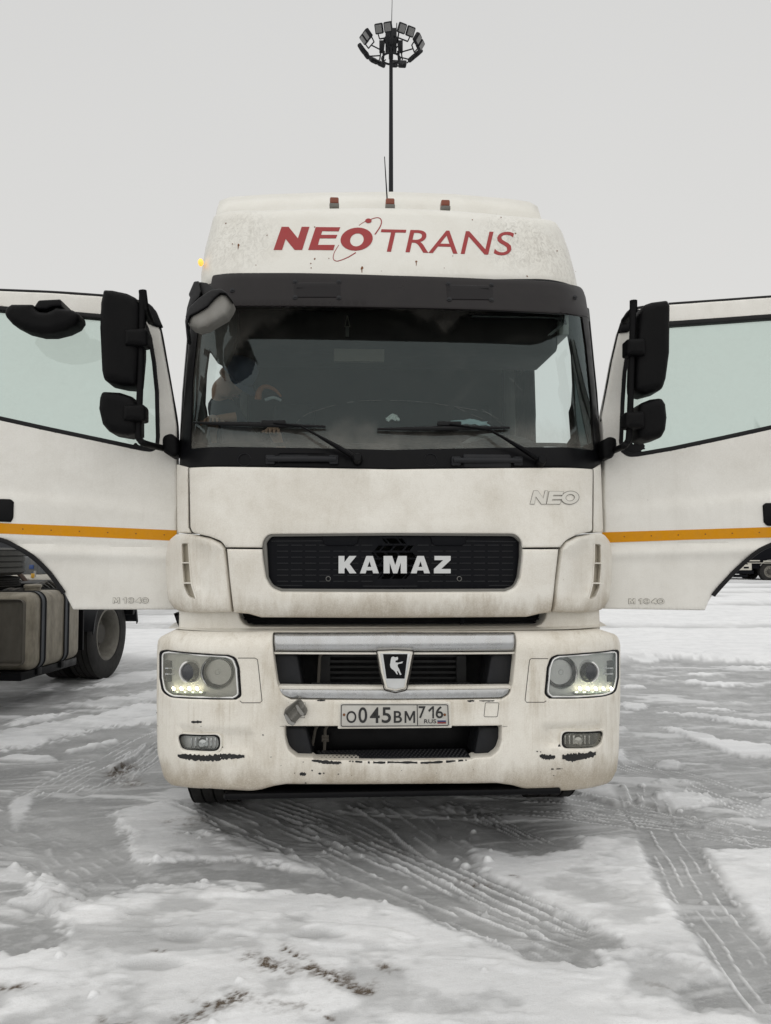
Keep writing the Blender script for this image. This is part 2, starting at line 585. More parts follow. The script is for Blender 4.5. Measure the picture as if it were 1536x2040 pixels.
M['letter_silver'] = simple('silver_letters', (0.60, 0.61, 0.61), 0.38, 0.35, var=0.06)
M['red'] = simple('dark_red_vinyl', (0.31, 0.020, 0.021), 0.5, var=0.12)
M['orange'] = simple('orange_reflective_tape', (0.64, 0.27, 0.002), 0.45, var=0.10, scale=40, dirt=0.10, spec=0.15)
M['rust'] = simple('rust', (0.17, 0.065, 0.022), 0.85, var=0.45, scale=90)
M['amber'] = simple('amber_lens', (0.20, 0.045, 0.018), 0.2, var=0.2)
M['chip'] = simple('bare_black_plastic', (0.010, 0.010, 0.011), 0.5, var=0.4, scale=60)
M['seam'] = simple('panel_gap', (0.03, 0.026, 0.022), 0.9, var=0.3)
M['plate'] = simple('number_plate_white', (0.52, 0.51, 0.475), 0.45, var=0.10, scale=40, dirt=0.35, dirtcol=(0.30, 0.27, 0.22))
M['plate_black'] = simple('number_plate_black', (0.014, 0.014, 0.014), 0.5)
M['flag_blue'] = simple('flag_blue', (0.02, 0.035, 0.12), 0.5)
M['flag_red'] = simple('flag_red', (0.22, 0.03, 0.025), 0.5)
M['flag_white'] = simple('flag_white', (0.5, 0.5, 0.5), 0.5)
M['mirror_back'] = simple('faded_grey_plastic', (0.20, 0.195, 0.18), 0.6, var=0.2, dirt=0.5, dirtcol=(0.10, 0.09, 0.075))
M['grey_cover'] = simple('unpainted_grey_cover', (0.15, 0.145, 0.13), 0.5, var=0.25, dirt=0.4, dirtcol=(0.08, 0.07, 0.06))
M['lamp_body'] = simple('lamp_reflector_grey', (0.80, 0.80, 0.79), 0.4, 0.0, var=0.08)
M['lamp_chrome'] = simple('lamp_chrome', (0.55, 0.56, 0.57), 0.16, 0.9, var=0.1)
M['lamp_dark'] = simple('lamp_dark', (0.050, 0.053, 0.058), 0.25, 0.0)
M['bowl'] = simple('lamp_bowl', (0.42, 0.42, 0.41), 0.14, 0.95, var=0.3, scale=9)
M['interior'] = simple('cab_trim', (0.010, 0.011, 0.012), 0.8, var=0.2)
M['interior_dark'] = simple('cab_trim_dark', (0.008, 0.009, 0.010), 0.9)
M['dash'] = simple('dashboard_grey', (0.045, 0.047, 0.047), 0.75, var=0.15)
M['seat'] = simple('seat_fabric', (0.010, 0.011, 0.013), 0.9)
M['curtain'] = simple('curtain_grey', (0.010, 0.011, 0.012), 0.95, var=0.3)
M['outline_grey'] = simple('emblem_edge_grey', (0.20, 0.19, 0.17), 0.5)
M['emblem'] = simple('emblem_pale', (0.66, 0.64, 0.585), 0.42, var=0.05)

def emis(name, col, st):
    m, nt, out = nodes_of(name)
    b = bsdf(nt, out, col, 0.3)
    b.inputs['Emission Color'].default_value = (*col, 1); b.inputs['Emission Strength'].default_value = st
    return m
M['led'] = emis('lit_led', (1.0, 0.93, 0.66), 7.0)
M['marker_lit'] = emis('lit_amber_marker', (1.0, 0.5, 0.08), 0.9)

def glass(name, tint, refl=2.0, dust=0.0, dustcol=(0.42, 0.40, 0.36), attr=False, rough=0.0):
    m, nt, out = nodes_of(name)
    tr = nt.nodes.new('ShaderNodeBsdfTransparent'); tr.inputs[0].default_value = (*tint, 1)
    gl = nt.nodes.new('ShaderNodeBsdfGlossy'); gl.inputs['Roughness'].default_value = rough
    gl.inputs[0].default_value = (0.78, 0.93, 0.94, 1)
    fr = nt.nodes.new('ShaderNodeFresnel'); fr.inputs[0].default_value = 1.5
    mx = nt.nodes.new('ShaderNodeMixShader')
    nt.links.new(math_n(nt, 'MULTIPLY', fr.outputs[0], refl, True), mx.inputs[0])
    nt.links.new(tr.outputs[0], mx.inputs[1]); nt.links.new(gl.outputs[0], mx.inputs[2])
    df = nt.nodes.new('ShaderNodeBsdfDiffuse'); df.inputs[0].default_value = (*dustcol, 1)
    m2 = nt.nodes.new('ShaderNodeMixShader')
    tc = nt.nodes.new('ShaderNodeTexCoord').outputs['Object']
    nn = noise(nt, tc, 9, 8, 0.7, 0.5); ng = noise(nt, tc, 60, 3, 0.7)
    k = math_n(nt, 'ADD', rng(nt, nn, 0.3, 0.75, 0.45, 1.35), math_n(nt, 'MULTIPLY', math_n(nt, 'SUBTRACT', ng, 0.5), 0.2))
    if attr:
        at = nt.nodes.new('ShaderNodeAttribute'); at.attribute_name = 'dust'
        k = math_n(nt, 'MULTIPLY', k, at.outputs['Fac'], True)
    else: k = math_n(nt, 'MULTIPLY', k, dust, True)
    nt.links.new(k, m2.inputs[0])
    nt.links.new(mx.outputs[0], m2.inputs[1]); nt.links.new(df.outputs[0], m2.inputs[2])
    nt.links.new(m2.outputs[0], out.inputs['Surface'])
    return m
M['windshield'] = glass('dusty_windshield_glass', (0.72, 0.80, 0.78), 1.0, attr=True)
M['door_glass'] = glass('tinted_door_glass', (0.66, 0.76, 0.71), 1.6, dust=0.10, dustcol=(0.6, 0.6, 0.57))
M['lamp_glass'] = glass('hazy_lamp_cover', (0.93, 0.94, 0.93), 1.2, dust=0.13, dustcol=(0.66, 0.64, 0.60))
M['lamp_glass_dirty'] = glass('dirty_lamp_cover', (0.88, 0.87, 0.83), 1.2, dust=0.22, dustcol=(0.56, 0.53, 0.45))
M['flood_glass'] = simple('floodlight_glass', (0.17, 0.17, 0.168), 0.3)
M['mast_black'] = simple('mast_dark_steel', (0.013, 0.0135, 0.016), 0.6, 0.0, var=0.25, spec=0.2)
# ================================================================== snowy, icy yard (one sheet)
def hsh(ix, iy, s):
    h = (ix.astype(np.int64) * 374761393 + iy.astype(np.int64) * 668265263 + s * 1442695041) & 0x7fffffff
    h = ((h ^ (h >> 13)) * 1274126177) & 0x7fffffff
    return ((h ^ (h >> 16)) & 0xffff) / 65535.0
def vnoise(x, y, s=0):
    ix = np.floor(x); iy = np.floor(y); fx = x - ix; fy = y - iy
    fx = fx * fx * fx * (fx * (fx * 6 - 15) + 10); fy = fy * fy * fy * (fy * (fy * 6 - 15) + 10)
    a = hsh(ix, iy, s); b = hsh(ix + 1, iy, s); c = hsh(ix, iy + 1, s); d = hsh(ix + 1, iy + 1, s)
    return (a * (1 - fx) + b * fx) * (1 - fy) + (c * (1 - fx) + d * fx) * fy
def fbm(x, y, o=4, s=0, g=0.5):
    v = 0.0; a = 1.0; t = 0.0
    for k in range(o):
        v = v + a * vnoise(x * 2 ** k + 17.3 * k, y * 2 ** k - 9.1 * k, s + k); t += a; a *= g
    return v / t
def sst(a, b, v):
    t = np.clip((v - a) / (b - a), 0, 1); return t * t * (3 - 2 * t)

def axis_coords(lo, hi, st, far_lo, far_hi, g1=1.015, lim=12.0, g2=1.09):
    mid = list(np.arange(lo, hi, st))
    up = []; x = hi; d = st
    while x < far_hi:
        up.append(x); d *= g1 if x - hi < lim else g2; x += d
    dn = []; x = lo - st; d = st
    while x > far_lo:
        dn.append(x); d *= g1 if lo - x < lim else g2; x -= d
    return np.array(dn[::-1] + mid + up)
GX = axis_coords(-2.0, 2.0, .0095, -700, 700)
GY = np.concatenate([axis_coords(2.35, 4.9, .0085, 2.34, 1400), []])
GYn = []; y_ = GY[0]; d_ = .02
while y_ > -150:
    d_ *= 1.12; y_ -= d_; GYn.append(y_)
GY = np.concatenate([np.array(GYn[::-1]), GY])
XX, YY = np.meshgrid(GX, GY)
X = XX.ravel(); Y = YY.ravel(); NV = len(X)
Hh = np.zeros(NV); Sn = np.zeros(NV); Dt = np.zeros(NV)

def gp(pts): return [tuple(ground(a, b).xy) for a, b in pts]
def sdf(poly, pad=.35):
    a = np.array(poly); k = (X > a[:, 0].min() - pad) & (X < a[:, 0].max() + pad) & (Y > a[:, 1].min() - pad) & (Y < a[:, 1].max() + pad)
    idx = np.nonzero(k)[0]
    if len(idx) == 0: return idx, None
    P = np.stack([X[idx], Y[idx]], 1)
    d = segdist(P, a); ins = inside(P, a)
    return idx, np.where(ins, d, -d)

wx = fbm(X * 1.7, Y * 1.7, 3, 11) - .5; wy = fbm(X * 1.7, Y * 1.7, 3, 21) - .5
# broad relief
far = sst(9.5, 12.0, Y) * 1.0
Hh += .012 * (fbm(X * .9, Y * 1.6, 4, 1) - .5) + .006 * (fbm(X * 5, Y * 6, 4, 5) - .5)
Hh += .0025 * (fbm(X * 26, Y * 26, 3, 9) - .5)
# faint scattered snow, drawn out along the driving direction across the yard
st1 = fbm((X + .15 * Y) * 1.3, Y * 5.5 + X * .5, 5, 31, .6)
Sn = np.maximum(Sn, .7 * sst(.585, .66, st1))
Hh += .010 * sst(.57, .68, st1)
fine = fbm(X * 9, Y * 12, 4, 41)
# drawn-out smears of slush, fine lines across the yard
sm = fbm((X * .6 + Y * .25) * 2.2, (Y - .25 * X) * 34, 4, 45, .6); sm2 = fbm(X * 1.4, Y * 2.2, 3, 47)
Sn = np.maximum(Sn, .42 * sst(.52, .72, sm) * sst(.42, .58, sm2)); Hh += .003 * sm
Sn = np.maximum(Sn, .30 * sst(.54, .68, fine) * sst(.40, .6, fbm(X * 1.1, Y * 1.1, 3, 43)))
# clean snow field in the background, crossed by old ruts
fs = sst(9.9, 10.6, Y + 1.4 * (fbm(X * .5, Y * .15, 3, 51) - .5) - .05 * np.abs(X))
rut = sst(.60, .66, fbm(X * .12, Y * .8, 4, 57)) * sst(9.5, 11, Y) * sst(60, 30, Y)
Sn = np.maximum(Sn, fs * (1 - .55 * rut)); Hh += fs * (.05 + .05 * fbm(X * .8, Y * 1.2, 4, 53) - .06 * rut)
Hh += .10 * sst(14, 40, Y) * fbm(X * .15, Y * .15, 3, 59)

def patch(pts, h=.03, edge=.03, rough=.05, white=1.0, soft=.028, world=False, seed=0, holes=.5):
    poly = gp(pts) if not world else pts
    idx, d = sdf(poly)
    if d is None: return
    x = X[idx]; y = Y[idx]
    d = d + rough * (fbm(x * 11, y * 11, 4, 70 + seed, .6) - .5) * 1.2 + rough * .5 * (fbm(x * 45, y * 45, 2, 77 + seed) - .5)
    m = sst(-soft * .3, soft, d)
    thin = 1 - holes * sst(.50, .68, fbm(x * 3.1, y * 4.2, 5, 80 + seed, .6))
    hh = .48 * h * sst(-.004, edge, d) * (.75 + .5 * fbm(x * 6, y * 7, 4, 90 + seed))
    Hh[idx] += hh * (.4 + .6 * thin)
    # little ploughed-up lip along the edge
    Hh[idx] += h * .14 * np.exp(-((d - edge) / (edge * .8)) ** 2) * fbm(x * 14, y * 14, 3, 95 + seed)
    Sn[idx] = np.maximum(Sn[idx], white * m * thin)

def wipe(pts, k=1.0, soft=.05, dep=.012, rough=.04, seed=3):
    idx, d = sdf(gp(pts))
    if d is None: return
    d = d + rough * (fbm(X[idx] * 9, Y[idx] * 9, 4, 170 + seed) - .5)
    m = sst(-soft, soft, d) * k
    Sn[idx] *= 1 - m; Hh[idx] -= dep * m

# bottom field
patch([(-900, 1925), (-200, 1915), (0, 1898), (100, 1880), (118, 1840), (70, 1810), (55, 1755), (150, 1768), (165, 1790), (190, 1790), (280, 1760), (360, 1756), (400, 1763), (520, 1768), (600, 1776), (690, 1782), (768, 1788), (840, 1800), (900, 1832), (1000, 1872), (1110, 1912),
       (1170, 1922), (1185, 1890), (1230, 1880), (1420, 1915), (1462, 1957), (1330, 1962), (1400, 2000), (1536, 2012), (1900, 2040), (1900, 3200), (-900, 3200)], h=.035, edge=.06, rough=.09, soft=.035, holes=.55, seed=1)
patch([(905, 1652), (950, 1682), (1030, 1702), (1130, 1690), (1150, 1660), (1200, 1656), (1282, 1665), (1300, 1718), (1340, 1790), (1378, 1848), (1418, 1875), (1465, 1957), (1380, 1930), (1250, 1905), (1225, 1872), (1150, 1837), (1090, 1817), (1060, 1790), (985, 1752), (950, 1732)], h=.030, edge=.06, rough=.07, soft=.05, holes=.5, seed=2)
patch([(1385, 1682), (1425, 1692), (1536, 1688), (1750, 1700), (1800, 2010), (1600, 1920), (1536, 1885), (1500, 1850), (1440, 1770)], h=.035, edge=.04, rough=.06, holes=.2, seed=3)
patch([(1118, 1574), (1200, 1566), (1248, 1563), (1262, 1602), (1225, 1599), (1160, 1585)], h=.05, edge=.02, rough=.02, holes=0, seed=4)
patch([(205, 1612), (310, 1600), (385, 1598), (430, 1640), (520, 1680), (620, 1710), (690, 1745), (600, 1732), (480, 1716), (380, 1716), (265, 1722), (255, 1690), (240, 1652)], h=.035, edge=.05, rough=.10, white=.85, holes=.7, seed=5)
patch([(590, 1634), (650, 1640), (705, 1668), (775, 1718), (690, 1700), (620, 1665)], h=.03, edge=.03, rough=.06, white=.8, holes=.2, seed=6)
patch([(-300, 1470), (0, 1453), (130, 1435), (230, 1412), (330, 1398), (330, 1440), (200, 1450), (160, 1462), (60, 1492), (-300, 1520)], h=.05, edge=.10, rough=.25, holes=.3, seed=7)
patch([(150, 1372), (240, 1342), (330, 1334), (330, 1352), (215, 1366)], h=.04, edge=.08, rough=.2, holes=.2, seed=8)
patch([(120, 1404), (330, 1372), (330, 1392), (200, 1410)], h=.04, edge=.08, rough=.25, white=.9, holes=.3, seed=28)
patch([(0, 1441), (40, 1428), (160, 1415), (100, 1432), (20, 1447)], h=.04, edge=.08, rough=.15, holes=.2, seed=9)
patch([(50, 1380), (110, 1358), (140, 1358), (70, 1384)], h=.03, edge=.08, rough=.15, white=.85, holes=.2, seed=29)
patch([(125, 1497), (235, 1470), (243, 1476), (140, 1500)], h=.045, edge=.03, rough=.05, holes=0, seed=10)
patch([(215, 1527), (285, 1482), (298, 1486), (262, 1514), (225, 1532)], h=.05, edge=.03, rough=.05, holes=0, seed=11)
patch([(20, 1590), (75, 1565), (60, 1612), (45, 1640), (50, 1660), (25, 1660), (15, 1620)], h=.01, edge=.03, rough=.06, white=.75, holes=.3, seed=12)
patch([(60, 1745), (110, 1735), (160, 1760), (165, 1790), (115, 1830), (60, 1800), (90, 1770)], h=.03, edge=.04, rough=.12, holes=.5, seed=13)
patch([(1308, 1447), (1335, 1449), (1400, 1462), (1440, 1474), (1536, 1484), (1700, 1500), (1700, 1525), (1530, 1510), (1475, 1508), (1420, 1490), (1350, 1463)], h=.045, edge=.04, rough=.08, holes=.1, seed=14)
patch([(1345, 1352), (1365, 1354), (1440, 1359), (1520, 1369), (1440, 1367), (1370, 1361)], h=.05, edge=.06, rough=.12, holes=0, seed=15)
patch([(1305, 1418), (1360, 1420), (1420, 1424), (1536, 1440), (1660, 1452), (1660, 1460), (1536, 1449), (1400, 1430)], h=.045, edge=.06, rough=.14, holes=.1, seed=16)
patch([(1235, 1307), (1350, 1310), (1536, 1317), (1800, 1330), (1800, 1338), (1536, 1324), (1350, 1316)], h=.07, edge=.1, rough=.2, holes=0, seed=17)
patch([(1440, 1326), (1500, 1328), (1700, 1338), (1536, 1334)], h=.06, edge=.08, rough=.2, holes=0, seed=18)
patch([(1265, 1348), (1300, 1352), (1320, 1360), (1290, 1360)], h=.05, edge=.08, rough=.12, holes=0, seed=19)
patch([(1240, 1364), (1290, 1367), (1285, 1371), (1240, 1370)], h=.05, edge=.06, rough=.1, holes=0, seed=20)
patch([(1390, 1408), (1440, 1410), (1470, 1418), (1420, 1415)], h=.03, edge=.06, rough=.1, holes=0, seed=21)
patch([(1445, 1395), (1480, 1399), (1500, 1405), (1465, 1403)], h=.03, edge=.06, rough=.1, holes=0, seed=22)
patch([(1240, 1396), (1290, 1402), (1300, 1412), (1240, 1414)], h=.03, edge=.06, rough=.15, white=.8, holes=.3, seed=23)
for i, (a, b, c, d) in enumerate(((1330, 1520, 28, 10), (1345, 1556, 50, 7), (1312, 1582, 18, 10), (1360, 1595, 90, 14), (1450, 1640, 60, 10), (1465, 1670, 30, 5), (1235, 1505, 12, 18), (1238, 1452, 12, 6), (1530, 1596, 30, 8), (1290, 1316, 40, 3), (1400, 1342, 40, 3),
                                 (80, 1795, 60, 12), (100, 1692, 8, 8), (30, 1725, 20, 10), (1180, 1845, 20, 5), (1040, 1905, 10, 4), (415, 1662, 22, 6), (260, 1540, 26, 8), (60, 1510, 60, 8))):
    q = [(a + c * math.cos(t) * (1 + .25 * math.sin(3 * t + i)), b + d * math.sin(t) * (1 + .2 * math.cos(2 * t + i))) for t in [2 * math.pi * k / 14 for k in range(14)]]
    patch(q, h=.028, edge=.025, rough=.05, holes=.25, white=.95, seed=30 + i)
# trodden, slushy smears that dull the snow
sl = fbm(X * 1.5 + Y * .5, Y * 4.5 - X * .6, 5, 401, .62); sl2 = fbm(X * 7, Y * 13, 4, 405, .6)
Sn *= 1 - .28 * sst(.47, .66, sl) * (.5 + .5 * sst(.35, .65, sl2)) * sst(11, 9, Y)
Sn *= .90 + .10 * sst(.35, .6, sl2)
# lumps of thrown-up snow
rl = random.Random(5)
LUMPS = []
for (a, b, n, sp) in ((1318, 1582, 9, .14), (1350, 1590, 8, .25), (1440, 1640, 8, .22), (55, 1740, 7, .12), (110, 1760, 5, .12), (410, 1662, 4, .05), (1300, 1575, 3, .05), (300, 1790, 4, .4), (640, 1840, 3, .5), (1000, 1930, 4, .5), (860, 1690, 6, .25), (450, 2000, 3, .3), (350, 1850, 3, .3), (1400, 1800, 4, .2)):
    c = ground(a, b)
    for _ in range(n):
        LUMPS.append((c.x + rl.gauss(0, sp), c.y + rl.gauss(0, sp * .6), rl.uniform(.004, .018) ** 1.0 if _ % 3 else rl.uniform(.012, .024)))
for (lx, ly, lr) in LUMPS:
    k = np.nonzero((np.abs(X - lx) < lr * 2) & (np.abs(Y - ly) < lr * 2))[0]
    d = np.hypot(X[k] - lx, (Y[k] - ly) * 1.2) / lr * (1 + .5 * (fbm(X[k] * 60, Y[k] * 60, 2, 61) - .5))
    Hh[k] += lr * .9 * np.sqrt(np.clip(1 - d * d, 0, 1)); Sn[k] = np.maximum(Sn[k], sst(1.05, .8, d))

# wheel tracks: bands pressed smooth, with ribs of snow left by the tread
def track(pts, width, ribs, k=.85, dep=.012, rib_h=.009, rib_w=.5, seed=0, ends=True, chop=0.0, slant=0.0):
    q = gp(pts); q3 = smooth_path([(a, b, 0) for a, b in q], 8); a = np.array([(v.x, v.y) for v in q3])
    pad = width
    kk = np.nonzero((X > a[:, 0].min() - pad) & (X < a[:, 0].max() + pad) & (Y > a[:, 1].min() - pad) & (Y < a[:, 1].max() + pad))[0]
    if len(kk) == 0: return
    P = np.stack([X[kk], Y[kk]], 1)
    best = np.full(len(kk), 1e9); lat = np.zeros(len(kk)); lon = np.zeros(len(kk)); L = 0
    for p0, p1 in zip(a[:-1], a[1:]):
        v = p1 - p0; l = np.linalg.norm(v); v = v / l
        r = P - p0; t = np.clip(r @ v, 0, l); e = r - t[:, None] * v; d = np.hypot(e[:, 0], e[:, 1])
        s = np.sign(v[0] * r[:, 1] - v[1] * r[:, 0]); m = d < best
        best[m] = d[m]; lat[m] = (s * d)[m]; lon[m] = (L + t)[m]; L += l
    x, y = P[:, 0], P[:, 1]
    lat = lat + .03 * (fbm(x * 3, y * 3, 3, 200 + seed) - .5)
    w = width / 2
    m = sst(w + .03, w - .03, best) * (sst(0, .15, lon) * sst(L, L - .25, lon) if ends else 1)
    m = m * (.55 + .45 * sst(.35, .55, fbm(x * 4, y * 4, 4, 210 + seed)))
    Sn[kk] *= 1 - k * m; Hh[kk] -= dep * m
    if ribs:
        ph = lat / width * ribs + .08 * np.sin(lon * 9)
        fr_ = np.abs(ph - np.round(ph)) * 2
        rb = sst(rib_w * .55, rib_w * .15, fr_)
        brk = sst(.38, .50, fbm(lon * 3.5 + np.round(ph) * 7.7, np.round(ph) * 3.3 + lat, 3, 220 + seed))
        rb = rb * brk * m
        if chop: rb = rb * (.5 + .5 * np.sin(lon * chop))
        rag = fbm(x * 60, y * 60, 3, 230 + seed)
        rb = rb * (.6 + .8 * rag)
        Hh[kk] += 1.25 * rib_h * rb; Sn[kk] = np.maximum(Sn[kk], np.clip(1.1 * rb, 0, 1))
track([(380, 1585), (470, 1620), (580, 1668), (700, 1720), (820, 1765), (940, 1815), (1060, 1862), (1190, 1905)], .36, 7, k=.85, dep=.010, rib_h=.010, seed=1)
track([(520, 1590), (640, 1630), (760, 1680), (880, 1735), (1000, 1790), (1110, 1838), (1210, 1880)], .26, 5, k=.8, rib_h=.011, seed=2)
track([(1262, 1560), (1292, 1615), (1336, 1680), (1395, 1770), (1465, 1870), (1560, 1990), (1660, 2100)], .30, 5, k=.70, dep=.008, rib_h=.008, rib_w=.35, seed=3)
track([(860, 1592), (950, 1622), (1040, 1662), (1130, 1700)], .22, 6, k=.6, rib_h=.012, seed=4)
track([(900, 1592), (1050, 1604), (1200, 1618), (1400, 1645), (1600, 1680)], .34, 7, k=.85, rib_h=.008, rib_w=.4, seed=5)
track([(1090, 1580), (1200, 1594), (1330, 1620), (1500, 1662)], .2, 5, k=.6, rib_h=.006, rib_w=.4, seed=6)
track([(400, 1440), (320, 1468), (255, 1505), (170, 1545), (60, 1600)], .5, 8, k=.4, rib_h=.010, rib_w=.5, seed=7)
track([(330, 1470), (300, 1500), (250, 1535), (190, 1575)], .25, 5, k=.4, rib_h=.012, seed=8)
track([(700, 1588), (760, 1620), (850, 1680), (920, 1730)], .3, 4, k=.7, rib_h=.014, seed=9)
track([(770, 1580), (830, 1600), (890, 1640), (905, 1690)], .2, 4, k=.5, rib_h=.012, seed=12, chop=40)
track([(0, 1640), (120, 1690), (200, 1740), (250, 1800)], .35, 6, k=.5, rib_h=.006, seed=10, chop=30)
track([(1230, 1510), (1400, 1560), (1600, 1640)], .4, 8, k=.4, rib_h=.005, rib_w=.5, seed=11)
track([(1240, 1345), (1400, 1380), (1700, 1440)], .5, 0, k=.7, seed=13)
wipe([(560, 1730), (640, 1722), (900, 1800), (870, 1815), (770, 1785), (650, 1775)], .5)
wipe([(0, 1620), (200, 1630), (260, 1700), (270, 1740), (180, 1780), (60, 1730), (-200, 1700), (-200, 1640)], .5, soft=.12)
# boot prints
for (a, b, rx, ry) in ((100, 1808, 50, 14), (300, 1920, 60, 12), (140, 1792, 30, 8), (1090, 1905, 55, 9), (370, 1865, 40, 10), (640, 1865, 50, 9)):
    q = [(a + rx * math.cos(t), b + ry * math.sin(t)) for t in [2 * math.pi * k / 14 for k in range(14)]]
    wipe(q, .55, soft=.03, dep=.03, seed=int(a))
# earth and slush showing through
def soil(pts, w, k, seed):
    q = gp(pts); a = np.array(q); pad = w * 3
    kk = np.nonzero((X > a[:, 0].min() - pad) & (X < a[:, 0].max() + pad) & (Y > a[:, 1].min() - pad) & (Y < a[:, 1].max() + pad))[0]
    if len(kk) == 0: return
    P = np.stack([X[kk], Y[kk]], 1); d = segdist(P, a, closed=False)
    n = fbm(P[:, 0] * 14, P[:, 1] * 18, 5, 300 + seed, .65); n2 = fbm(P[:, 0] * 70, P[:, 1] * 80, 3, 310 + seed, .65)
    m = np.exp(-(d / w) ** 2) * sst(.40, .58, n) * (.3 + sst(.38, .62, n2)) * k
    Dt[kk] = np.maximum(Dt[kk], np.clip(m, 0, 1)); Hh[kk] -= .004 * np.clip(m, 0, 1)
soil([(568, 1890), (585, 1908), (640, 1940), (700, 1968), (735, 1974)], .020, 1.5, 1)
soil([(500, 1910), (540, 1925), (570, 1935)], .045, .75, 2)
soil([(590, 1915), (660, 1945), (720, 1960)], .05, .65, 3)
soil([(380, 2022), (420, 2000), (470, 1985)], .05, 1.1, 4)
soil([(640, 2010), (655, 2030)], .018, 1.1, 5)
soil([(760, 1925), (785, 1935)], .02, .9, 6)
soil([(912, 1748), (965, 1758)], .030, .9, 7)
soil([(1020, 1746), (1030, 1748)], .014, 1.1, 8)
soil([(228, 1538), (255, 1522)], .07, 1.3, 9)
soil([(240, 1548), (270, 1560)], .08, .6, 10)
soil([(305, 1893), (325, 1895)], .015, 1.1, 11)
soil([(215, 2030), (250, 2040)], .03, 1.1, 12)
soil([(0, 1968), (60, 1964)], .02, .8, 13)
soil([(345, 1640), (400, 1636)], .06, .5, 14)
soil([(1280, 1960), (1330, 1965)], .03, .25, 15)
soil([(540, 1995), (620, 2000)], .06, .4, 16)
soil([(700, 1665), (800, 1690)], .08, .25, 17)

me = bpy.data.meshes.new('snowy_ground')
ny, nx = len(GY), len(GX)
me.vertices.add(NV); me.vertices.foreach_set('co', np.stack([X, Y, Hh - .012], 1).astype(np.float32).ravel())
ii = (np.arange(ny - 1)[:, None] * nx + np.arange(nx - 1)[None, :]).ravel()
quads = np.stack([ii, ii + 1, ii + nx + 1, ii + nx], 1).astype(np.int32)
me.loops.add(quads.size); me.loops.foreach_set('vertex_index', quads.ravel())
me.polygons.add(len(quads)); me.polygons.foreach_set('loop_start', np.arange(0, quads.size, 4, dtype=np.int32))
me.update(); me.validate()
me.polygons.foreach_set('use_smooth', np.ones(len(quads), bool))
for nm, arr in (('snow', Sn), ('soil', Dt)):
    at = me.attributes.new(nm, 'FLOAT', 'POINT'); at.data.foreach_set('value', np.clip(arr, 0, 1).astype(np.float32))
m, nt, out = nodes_of('snow_and_ice')
tc = nt.nodes.new('ShaderNodeTexCoord').outputs['Object']
a1 = nt.nodes.new('ShaderNodeAttribute'); a1.attribute_name = 'snow'
a2 = nt.nodes.new('ShaderNodeAttribute'); a2.attribute_name = 'soil'
n1 = noise(nt, mapping(nt, tc, (1, 1.6, 1)), 2.2, 8, 0.65, 0.4)
n2 = noise(nt, mapping(nt, tc, (1, 1.6, 1)), 26, 6, 0.7)
n3 = noise(nt, tc, 190, 3, 0.7)
ice = mixc(nt, rng(nt, n1, 0.32, 0.68), (0.25, 0.253, 0.255), (0.42, 0.424, 0.426))
ice = mixc(nt, math_n(nt, 'MULTIPLY', rng(nt, n2, .48, .72), .4), ice, (0.58, 0.585, 0.59))
snw = mixc(nt, rng(nt, n1, 0.3, 0.75), (0.79, 0.80, 0.815), (0.90, 0.905, 0.915))
snw = mixc(nt, math_n(nt, 'MULTIPLY', rng(nt, n2, .50, .75), .35), snw, (0.60, 0.595, 0.585))
sf = math_n(nt, 'ADD', a1.outputs['Fac'], math_n(nt, 'MULTIPLY', math_n(nt, 'SUBTRACT', n3, .5), .35), True)
col = mixc(nt, sf, ice, snw)
spk = noise(nt, tc, 75, 2, .5)
col = mixc(nt, math_n(nt, 'MULTIPLY', rng(nt, spk, .755, .79), .5), col, (0.16, 0.14, 0.12))
dsf = math_n(nt, 'MULTIPLY', a2.outputs['Fac'], rng(nt, n3, .25, .6, .5, 1.2), True)
col = mixc(nt, dsf, col, (0.085, 0.060, 0.038))
b = bsdf(nt, out, col, rng(nt, a1.outputs['Fac'], 0, .7, .42, .85), 0, 0.35)
hgt = math_n(nt, 'ADD', math_n(nt, 'MULTIPLY', n2, .6), math_n(nt, 'MULTIPLY', n3, .4))
bump(nt, b, hgt, .60, .010)
g = link_mesh('ground', me, m)
tag(g, 'snow and grey ice of the yard with tyre tracks', 'ground', kind='structure')
# ================================================================== the white truck
truck = empty('tractor_truck', TRUCK_LOC, YAW)
tag(truck, 'dirty white truck facing the viewer head on with both cab doors wide open', 'truck')

def C(x):
    e = max(0.0, abs(x) - 0.80)
    return 0.05 * x * x + 1.35 * e * e
def D_bump(x, z):
    y = C(x)
    if z > 1.03: y += 10.0 * (z - 1.03) ** 2
    if z < 0.56: y += 0.9 * (0.56 - z) ** 2
    return y
def D_neck(x, z): return 0.17 + 0.8 * C(x)
def D_skirt(x, z):
    y = 0.045 + C(x)
    if z < 1.26: y += 4.0 * (1.26 - z) ** 2
    return y
def D_corner(x, z):
    y = 0.055 + 1.15 * C(x)
    if z < 1.26: y += 4.0 * (1.26 - z) ** 2
    return y
def D_hood(x, z): return 0.05 + max(0.0, z - 1.5) * 0.14 + C(x)
def D_pillar(x, z): return 0.075 + max(0.0, z - 1.5) * 0.14 + C(x) * 1.1
def D_glass(x, z): return 0.135 + (z - 1.9) * 0.25 + C(x) * 1.25
def D_visor(x, z): return 0.115 + (z - 2.62) * 0.55 + C(x) * 1.25
def D_roof(x, z):
    y = 0.37 + (z - 2.85) * 0.42 + C(x) * 1.1
    if z < 2.93: y += 0.8 * (2.93 - z)
    return y
def off(D, o): return lambda x, z: D(x, z) + o

